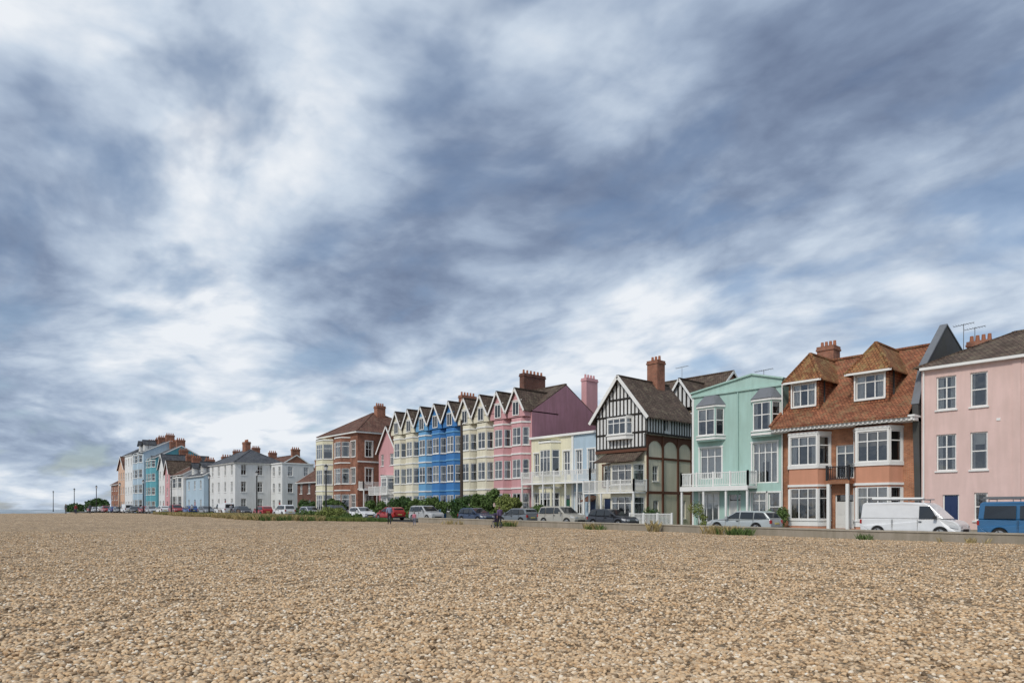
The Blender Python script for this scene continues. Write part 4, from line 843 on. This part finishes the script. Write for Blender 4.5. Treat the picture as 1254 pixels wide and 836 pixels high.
# ---------------------------------------------------------------- people
SKIN=simple('skin',(.45,.27,.19),.6); HAIR=simple('hair',(.06,.035,.02),.8); SHOE=simple('shoes',(.04,.04,.045),.6)
def person(name,x,y,z,head,H,top,legs,pose='walk',hair=HAIR):
    J={'pel':(0,0,.94),'wai':(0,0,1.08),'che':(.01,0,1.30),'nek':(.015,0,1.45),'hd0':(.03,0,1.53),
       'shL':(0,.17,1.39),'shR':(0,-.17,1.39),'hpL':(0,.09,.90),'hpR':(0,-.09,.90)}
    if pose=='walk':
        J.update({'knL':(.2,.09,.52),'anL':(.30,.09,.09),'toL':(.46,.10,.06),'knR':(.02,-.09,.49),'anR':(-.30,-.09,.17),'toR':(-.2,-.10,.04),
          'elL':(-.13,.23,1.13),'wrL':(-.08,.24,.90),'elR':(.03,-.23,1.12),'wrR':(.22,-.22,.96)})
    else:
        J.update({'knL':(.02,.10,.5),'anL':(0,.10,.09),'toL':(.15,.12,.04),'knR':(.02,-.10,.5),'anR':(0,-.10,.09),'toR':(.15,-.12,.04),
          'elL':(-.02,.24,1.12),'wrL':(.08,.24,.9),'elR':(-.02,-.24,1.12),'wrR':(.1,-.22,.9)})
    for s in 'LR':
        e=Vector(J['el'+s]); w=Vector(J['wr'+s]); d=(w-e).normalized(); sd=1 if s=='L' else -1; J['pm'+s]=tuple(w+d*.07)
        for k in range(4):
            o=Vector((.026-.018*k,0,0)); l=(.075,.085,.078,.06)[k]
            J['f%d%s'%(k,s)]=tuple(w+d*.09+o); J['g%d%s'%(k,s)]=tuple(w+d*(.09+l)+o+Vector((.015,-sd*.015,0)))
        J['t0'+s]=tuple(w+d*.03+Vector((.035,0,0))); J['t1'+s]=tuple(w+d*.08+Vector((.06,-sd*.01,0)))
    rad={'pel':.135,'wai':.115,'che':.135,'nek':.055,'hd0':.05,'sh':.07,'hp':.095,'kn':.06,'an':.042,'to':.035,'el':.042,'wr':.028,'pm':.034}
    E=[('pel','wai'),('wai','che'),('che','nek'),('nek','hd0')]
    for s in 'LR':
        E+=[('che','sh'+s),('sh'+s,'el'+s),('el'+s,'wr'+s),('wr'+s,'pm'+s),('pel','hp'+s),('hp'+s,'kn'+s),('kn'+s,'an'+s),('an'+s,'to'+s),('wr'+s,'t0'+s),('t0'+s,'t1'+s)]
        for k in range(4): E+=[('pm'+s,'f%d%s'%(k,s)),('f%d%s'%(k,s),'g%d%s'%(k,s))]
    ks=list(J); me=bpy.data.meshes.new('body'); me.from_pydata([J[k] for k in ks],[(ks.index(a),ks.index(c)) for a,c in E],[])
    o=link(bpy.data.objects.new('body_tmp',me)); md=o.modifiers.new('s','SKIN'); md.use_smooth_shade=True
    for i,k in enumerate(ks):
        r=rad.get(k) or rad.get(k[:2]) or .0095
        me.skin_vertices[0].data[i].radius=(r,r*(1.25 if k in('che','pel','wai') else 1)); me.skin_vertices[0].data[i].use_root=(k=='pel')
    o.modifiers.new('u','SUBSURF').levels=1
    dg=bpy.context.evaluated_depsgraph_get(); m2=bpy.data.meshes.new_from_object(o.evaluated_get(dg)); bpy.data.objects.remove(o)
    root=link(bpy.data.objects.new(name,None)); root.location=(x,y,z); root.rotation_euler=(0,0,head); root.scale=(H/1.7,)*3
    m2.materials.clear()
    tm=simple(name+'_top',top,.85); lm=simple(name+'_trousers',legs,.85)
    for q in (tm,lm,SKIN,SHOE): m2.materials.append(q)
    for p in m2.polygons:
        c=p.center; p.use_smooth=True
        arm=abs(c.y)>.185 and c.z>.75
        if arm: p.material_index=2 if c.z<.97 else 0
        elif c.z<.12: p.material_index=3
        elif c.z<.98: p.material_index=1
        elif c.z<1.46: p.material_index=0
        else: p.material_index=2
    bo=link(bpy.data.objects.new('body',m2)); bo.parent=root
    bm=bmesh.new(); bmesh.ops.create_uvsphere(bm,u_segments=20,v_segments=14,radius=1)
    for v in bm.verts:
        c=v.co
        c.x*=.098;c.y*=.076;c.z*=.118
        if c.z<-.03: c.y*=.86; c.x+=.008
    bmesh.ops.translate(bm,verts=bm.verts,vec=(.04,0,1.60))
    hm=bpy.data.meshes.new('head'); bm.to_mesh(hm); bm.free(); hm.materials.append(SKIN); hm.materials.append(hair)
    for p in hm.polygons:
        p.use_smooth=True; c=p.center
        if c.z>1.655 or (c.x<.03 and c.z>1.55) : p.material_index=1
    ho=link(bpy.data.objects.new('head',hm)); ho.parent=root
    f=Bld('tmp',(0,0,0),0,True)
    f.add('nose',SKIN,[(.128,-.014,1.585),(.128,.014,1.585),(.135,0,1.62),(.158,0,1.588)],[[0,1,3],[1,2,3],[2,0,3]])
    for s in (-1,1):
        f.box('eyes',SHOE,.126,.134,s*.032-.012,s*.032+.012,1.608,1.62); f.box('ears',SKIN,.02,.045,min(s*.07,s*.088),max(s*.07,s*.088),1.575,1.63)
    f.box('mouth',simple('lips',(.3,.1,.09)),.124,.132,-.025,.025,1.55,1.558)
    f.cyl('hair',hair,(-.03,0,1.66),(-.06,0,1.5),.07,.045,8); f.finish()
    for ch in list(f.root.children): ch.parent=root
    bpy.data.objects.remove(f.root)
    return root
person('walking_woman',-51.6,31.4,ground_z(-51.6,31.4),math.radians(150),1.74,(.22,.26,.38),(.03,.03,.04))
person('walking_child',-48.9,32.2,ground_z(-48.9,32.2),math.radians(150),1.15,(.55,.2,.25),(.2,.22,.3))
person('walking_man',-142,24.5,ground_z(-142,24.5),math.radians(170),1.78,(.05,.06,.08),(.05,.05,.06))
person('standing_woman',-140,22,ground_z(-140,22),math.radians(20),1.68,(.3,.05,.05),(.06,.07,.12),'stand')
person('standing_man',-150,22,ground_z(-150,22),math.radians(-60),1.78,(.06,.07,.08),(.1,.1,.1),'stand')
person('walking_man',-112,38.9,rz(-112),math.radians(0),1.78,(.35,.35,.38),(.05,.06,.09))
person('walking_woman',-121,35.6,rz(-121),math.radians(180),1.68,(.5,.5,.5),(.04,.05,.08))
def pushchair(x,y,h):
    b=Bld('pushchair',(x,y,ground_z(x,y)),h,True); cl=simple('pushchair_fabric',(.05,.04,.09),.9)
    for s in (-.24,.24):
        b.cyl('frame',METAL,(.35,s,.1),(-.35,s,1.02),.016,n=6); b.cyl('frame',METAL,(-.32,s,.13),(.12,s,.5),.016,n=6)
        for xx,r in ((.36,.10),(-.33,.14)): b.cyl('wheels',TYRE,(xx,s-.025,r),(xx,s+.025,r),r,n=14); b.cyl('wheels',RIM,(xx,s-.028,r),(xx,s+.028,r),r*.55,n=10)
    b.cyl('handle',BLACKM,(-.35,-.24,1.02),(-.35,.24,1.02),.022,n=6)
    b.hexa('seat',cl,[(-.12,-.2,.42),(.22,-.2,.46),(.22,.2,.46),(-.12,.2,.42),(-.14,-.2,.5),(.22,-.2,.52),(.22,.2,.52),(-.14,.2,.5)])
    b.hexa('backrest',cl,[(-.16,-.2,.44),(-.1,-.2,.44),(-.1,.2,.44),(-.16,.2,.44),(-.34,-.2,.92),(-.28,-.2,.92),(-.28,.2,.92),(-.34,.2,.92)])
    P=[(-.32,.9),(-.27,1.06),(-.12,1.14),(.04,1.1),(.12,.98)]
    for i in range(4): b.poly('canopy',cl,[(P[i][0],-.22,P[i][1]),(P[i][0],.22,P[i][1]),(P[i+1][0],.22,P[i+1][1]),(P[i+1][0],-.22,P[i+1][1])])
    for s in (-.22,.22): b.poly('canopy',cl,[(-.3,s,.86)]+[(p[0],s,p[1]) for p in P])
    b.finish()
pushchair(-41.0,34.6,math.radians(160))
person('standing_woman',-40.2,34.3,ground_z(-40.2,34.3),math.radians(160),1.65,(.12,.08,.16),(.03,.03,.04),'walk')
# ---------------------------------------------------------------- world
w=bpy.data.worlds.new('World'); sc.world=w; w.use_nodes=True; nt=w.node_tree; nt.nodes.clear()
SEL,SAZ=math.radians(42),math.radians(168)
sky=N(nt,'ShaderNodeTexSky',sky_type='NISHITA',sun_disc=False,sun_elevation=SEL,sun_rotation=SAZ)
bg1=N(nt,'ShaderNodeBackground',{'Color':sky.outputs[0],'Strength':.12})
dr=N(nt,'ShaderNodeTexCoord').outputs['Generated']; nm=N(nt,'ShaderNodeVectorMath',{0:dr},operation='NORMALIZE').outputs[0]
sp=N(nt,'ShaderNodeSeparateXYZ',{'Vector':nm}).outputs
zc=mathn(nt,'ADD',mathn(nt,'MAXIMUM',sp[2],0.),.22)
u=mathn(nt,'DIVIDE',sp[0],zc); v=mathn(nt,'DIVIDE',sp[1],zc)
pv=N(nt,'ShaderNodeCombineXYZ',{0:u,1:v,2:0.}).outputs[0]
wr_=N(nt,'ShaderNodeTexNoise',{'Vector':pv,'Scale':1.1,'Detail':2.}).outputs['Color']
wa=N(nt,'ShaderNodeVectorMath',{0:wr_,1:(.5,.5,.5)},operation='SUBTRACT').outputs[0]
wb=N(nt,'ShaderNodeVectorMath',{0:wa,1:(.35,.35,.35)},operation='MULTIPLY').outputs[0]
pw=N(nt,'ShaderNodeVectorMath',{0:pv,1:wb},operation='ADD').outputs[0]
mp=N(nt,'ShaderNodeMapping',{'Vector':pw,'Rotation':(0,0,math.radians(8)),'Scale':(.68,1.0,1.),'Location':(2.3,5.2,0)}).outputs[0]
mq=N(nt,'ShaderNodeMapping',{'Vector':pw,'Scale':(.95,1.,1.),'Location':(1,9,0)}).outputs[0]
nA=N(nt,'ShaderNodeTexNoise',{'Vector':mp,'Scale':1.3,'Detail':3.,'Roughness':.45}).outputs[0]
nB=N(nt,'ShaderNodeTexNoise',{'Vector':mp,'Scale':3.6,'Detail':5.,'Roughness':.5}).outputs[0]
nC=N(nt,'ShaderNodeTexNoise',{'Vector':mq,'Scale':9.,'Detail':7.,'Roughness':.56}).outputs[0]
nD=N(nt,'ShaderNodeTexNoise',{'Vector':mq,'Scale':4.,'Detail':4.,'Roughness':.5}).outputs[0]
bil=mathn(nt,'ABSOLUTE',mathn(nt,'SUBTRACT',nD,.5))     # billow: rounded lumps with darker creases
s=mathn(nt,'ADD',mathn(nt,'MULTIPLY',mathn(nt,'SUBTRACT',nA,.5),.9),mathn(nt,'MULTIPLY',mathn(nt,'SUBTRACT',nB,.5),1.05))
s=mathn(nt,'ADD',s,mathn(nt,'MULTIPLY',mathn(nt,'SUBTRACT',nC,.5),.5))
s=mathn(nt,'ADD',s,mathn(nt,'MULTIPLY',mathn(nt,'SUBTRACT',bil,.09),1.0))
s=mathn(nt,'ADD',s,.67)
for th,el,r,amp in ((61.8,18.8,6,-.12),(48.9,21.7,8,-.22),(36.8,27.4,9,-.22),(25.6,27.5,10,-.26),(15,26.7,11,-.24),(63.7,14.2,7,-.16),(84,20.9,6,-.3),(82.6,5,9,-.22),(72,35,5,-.1),(56,30,5,-.1),
    (75.6,31,10,.12),(63.7,31,9,.14),(66.8,23,7,.2),(79.2,16.2,8,.14),(72.2,9.8,6,.26),(62,8,6,.16),(33.6,18.7,8,.12),(20,18.8,8,.1),(43.5,11.5,8,.16),(14.1,13,9,.14),(40,38,10,.1)):
    t=math.radians(th);e=math.radians(el); d=(-math.sin(t)*math.cos(e),math.cos(t)*math.cos(e),math.sin(e))
    dt=N(nt,'ShaderNodeVectorMath',{0:nm,1:d},operation='DOT_PRODUCT').outputs['Value']
    q=N(nt,'ShaderNodeMapRange',{'Value':dt,'From Min':math.cos(math.radians(r*1.6)),'From Max':1.,'To Min':0.,'To Max':amp},interpolation_type='SMOOTHSTEP').outputs[0]
    s=mathn(nt,'ADD',s,q)
hz=N(nt,'ShaderNodeMapRange',{'Value':sp[2],'From Min':0.,'From Max':.07,'To Min':.3,'To Max':0.},interpolation_type='SMOOTHSTEP').outputs[0]
s=mathn(nt,'ADD',s,hz)
cc=ramp(nt,s,[(0.,(.145,.19,.295)),(.25,(.23,.295,.42)),(.5,(.38,.465,.60)),(.75,(.59,.675,.785)),(1.,(.85,.885,.93))])
bg2=N(nt,'ShaderNodeBackground',{'Color':cc,'Strength':1.0})
cov=N(nt,'ShaderNodeMapRange',{'Value':nB,'From Min':.34,'From Max':.47,'To Min':.45,'To Max':.98}).outputs[0]
mx=nt.nodes.new('ShaderNodeMixShader'); nt.links.new(cov,mx.inputs[0]); nt.links.new(bg1.outputs[0],mx.inputs[1]); nt.links.new(bg2.outputs[0],mx.inputs[2])
wo=nt.nodes.new('ShaderNodeOutputWorld'); nt.links.new(mx.outputs[0],wo.inputs[0])
sd=Vector((math.sin(SAZ)*math.cos(SEL),math.cos(SAZ)*math.cos(SEL),math.sin(SEL)))
L=bpy.data.lights.new('sun','SUN'); L.energy=2.1; L.angle=math.radians(10); L.color=(1,.94,.85); lo=link(bpy.data.objects.new('sun',L)); lo.rotation_euler=sd.to_track_quat('Z','Y').to_euler()
# ---------------------------------------------------------------- camera
cam=bpy.data.cameras.new('camera'); cam.lens=24; cam.sensor_width=36; cam.shift_y=.1635; cam.clip_start=.1; cam.clip_end=20000
co=link(bpy.data.objects.new('camera',cam)); co.location=(0,0,1.6); co.rotation_euler=(math.pi/2,0,math.radians(48.49)); sc.camera=co
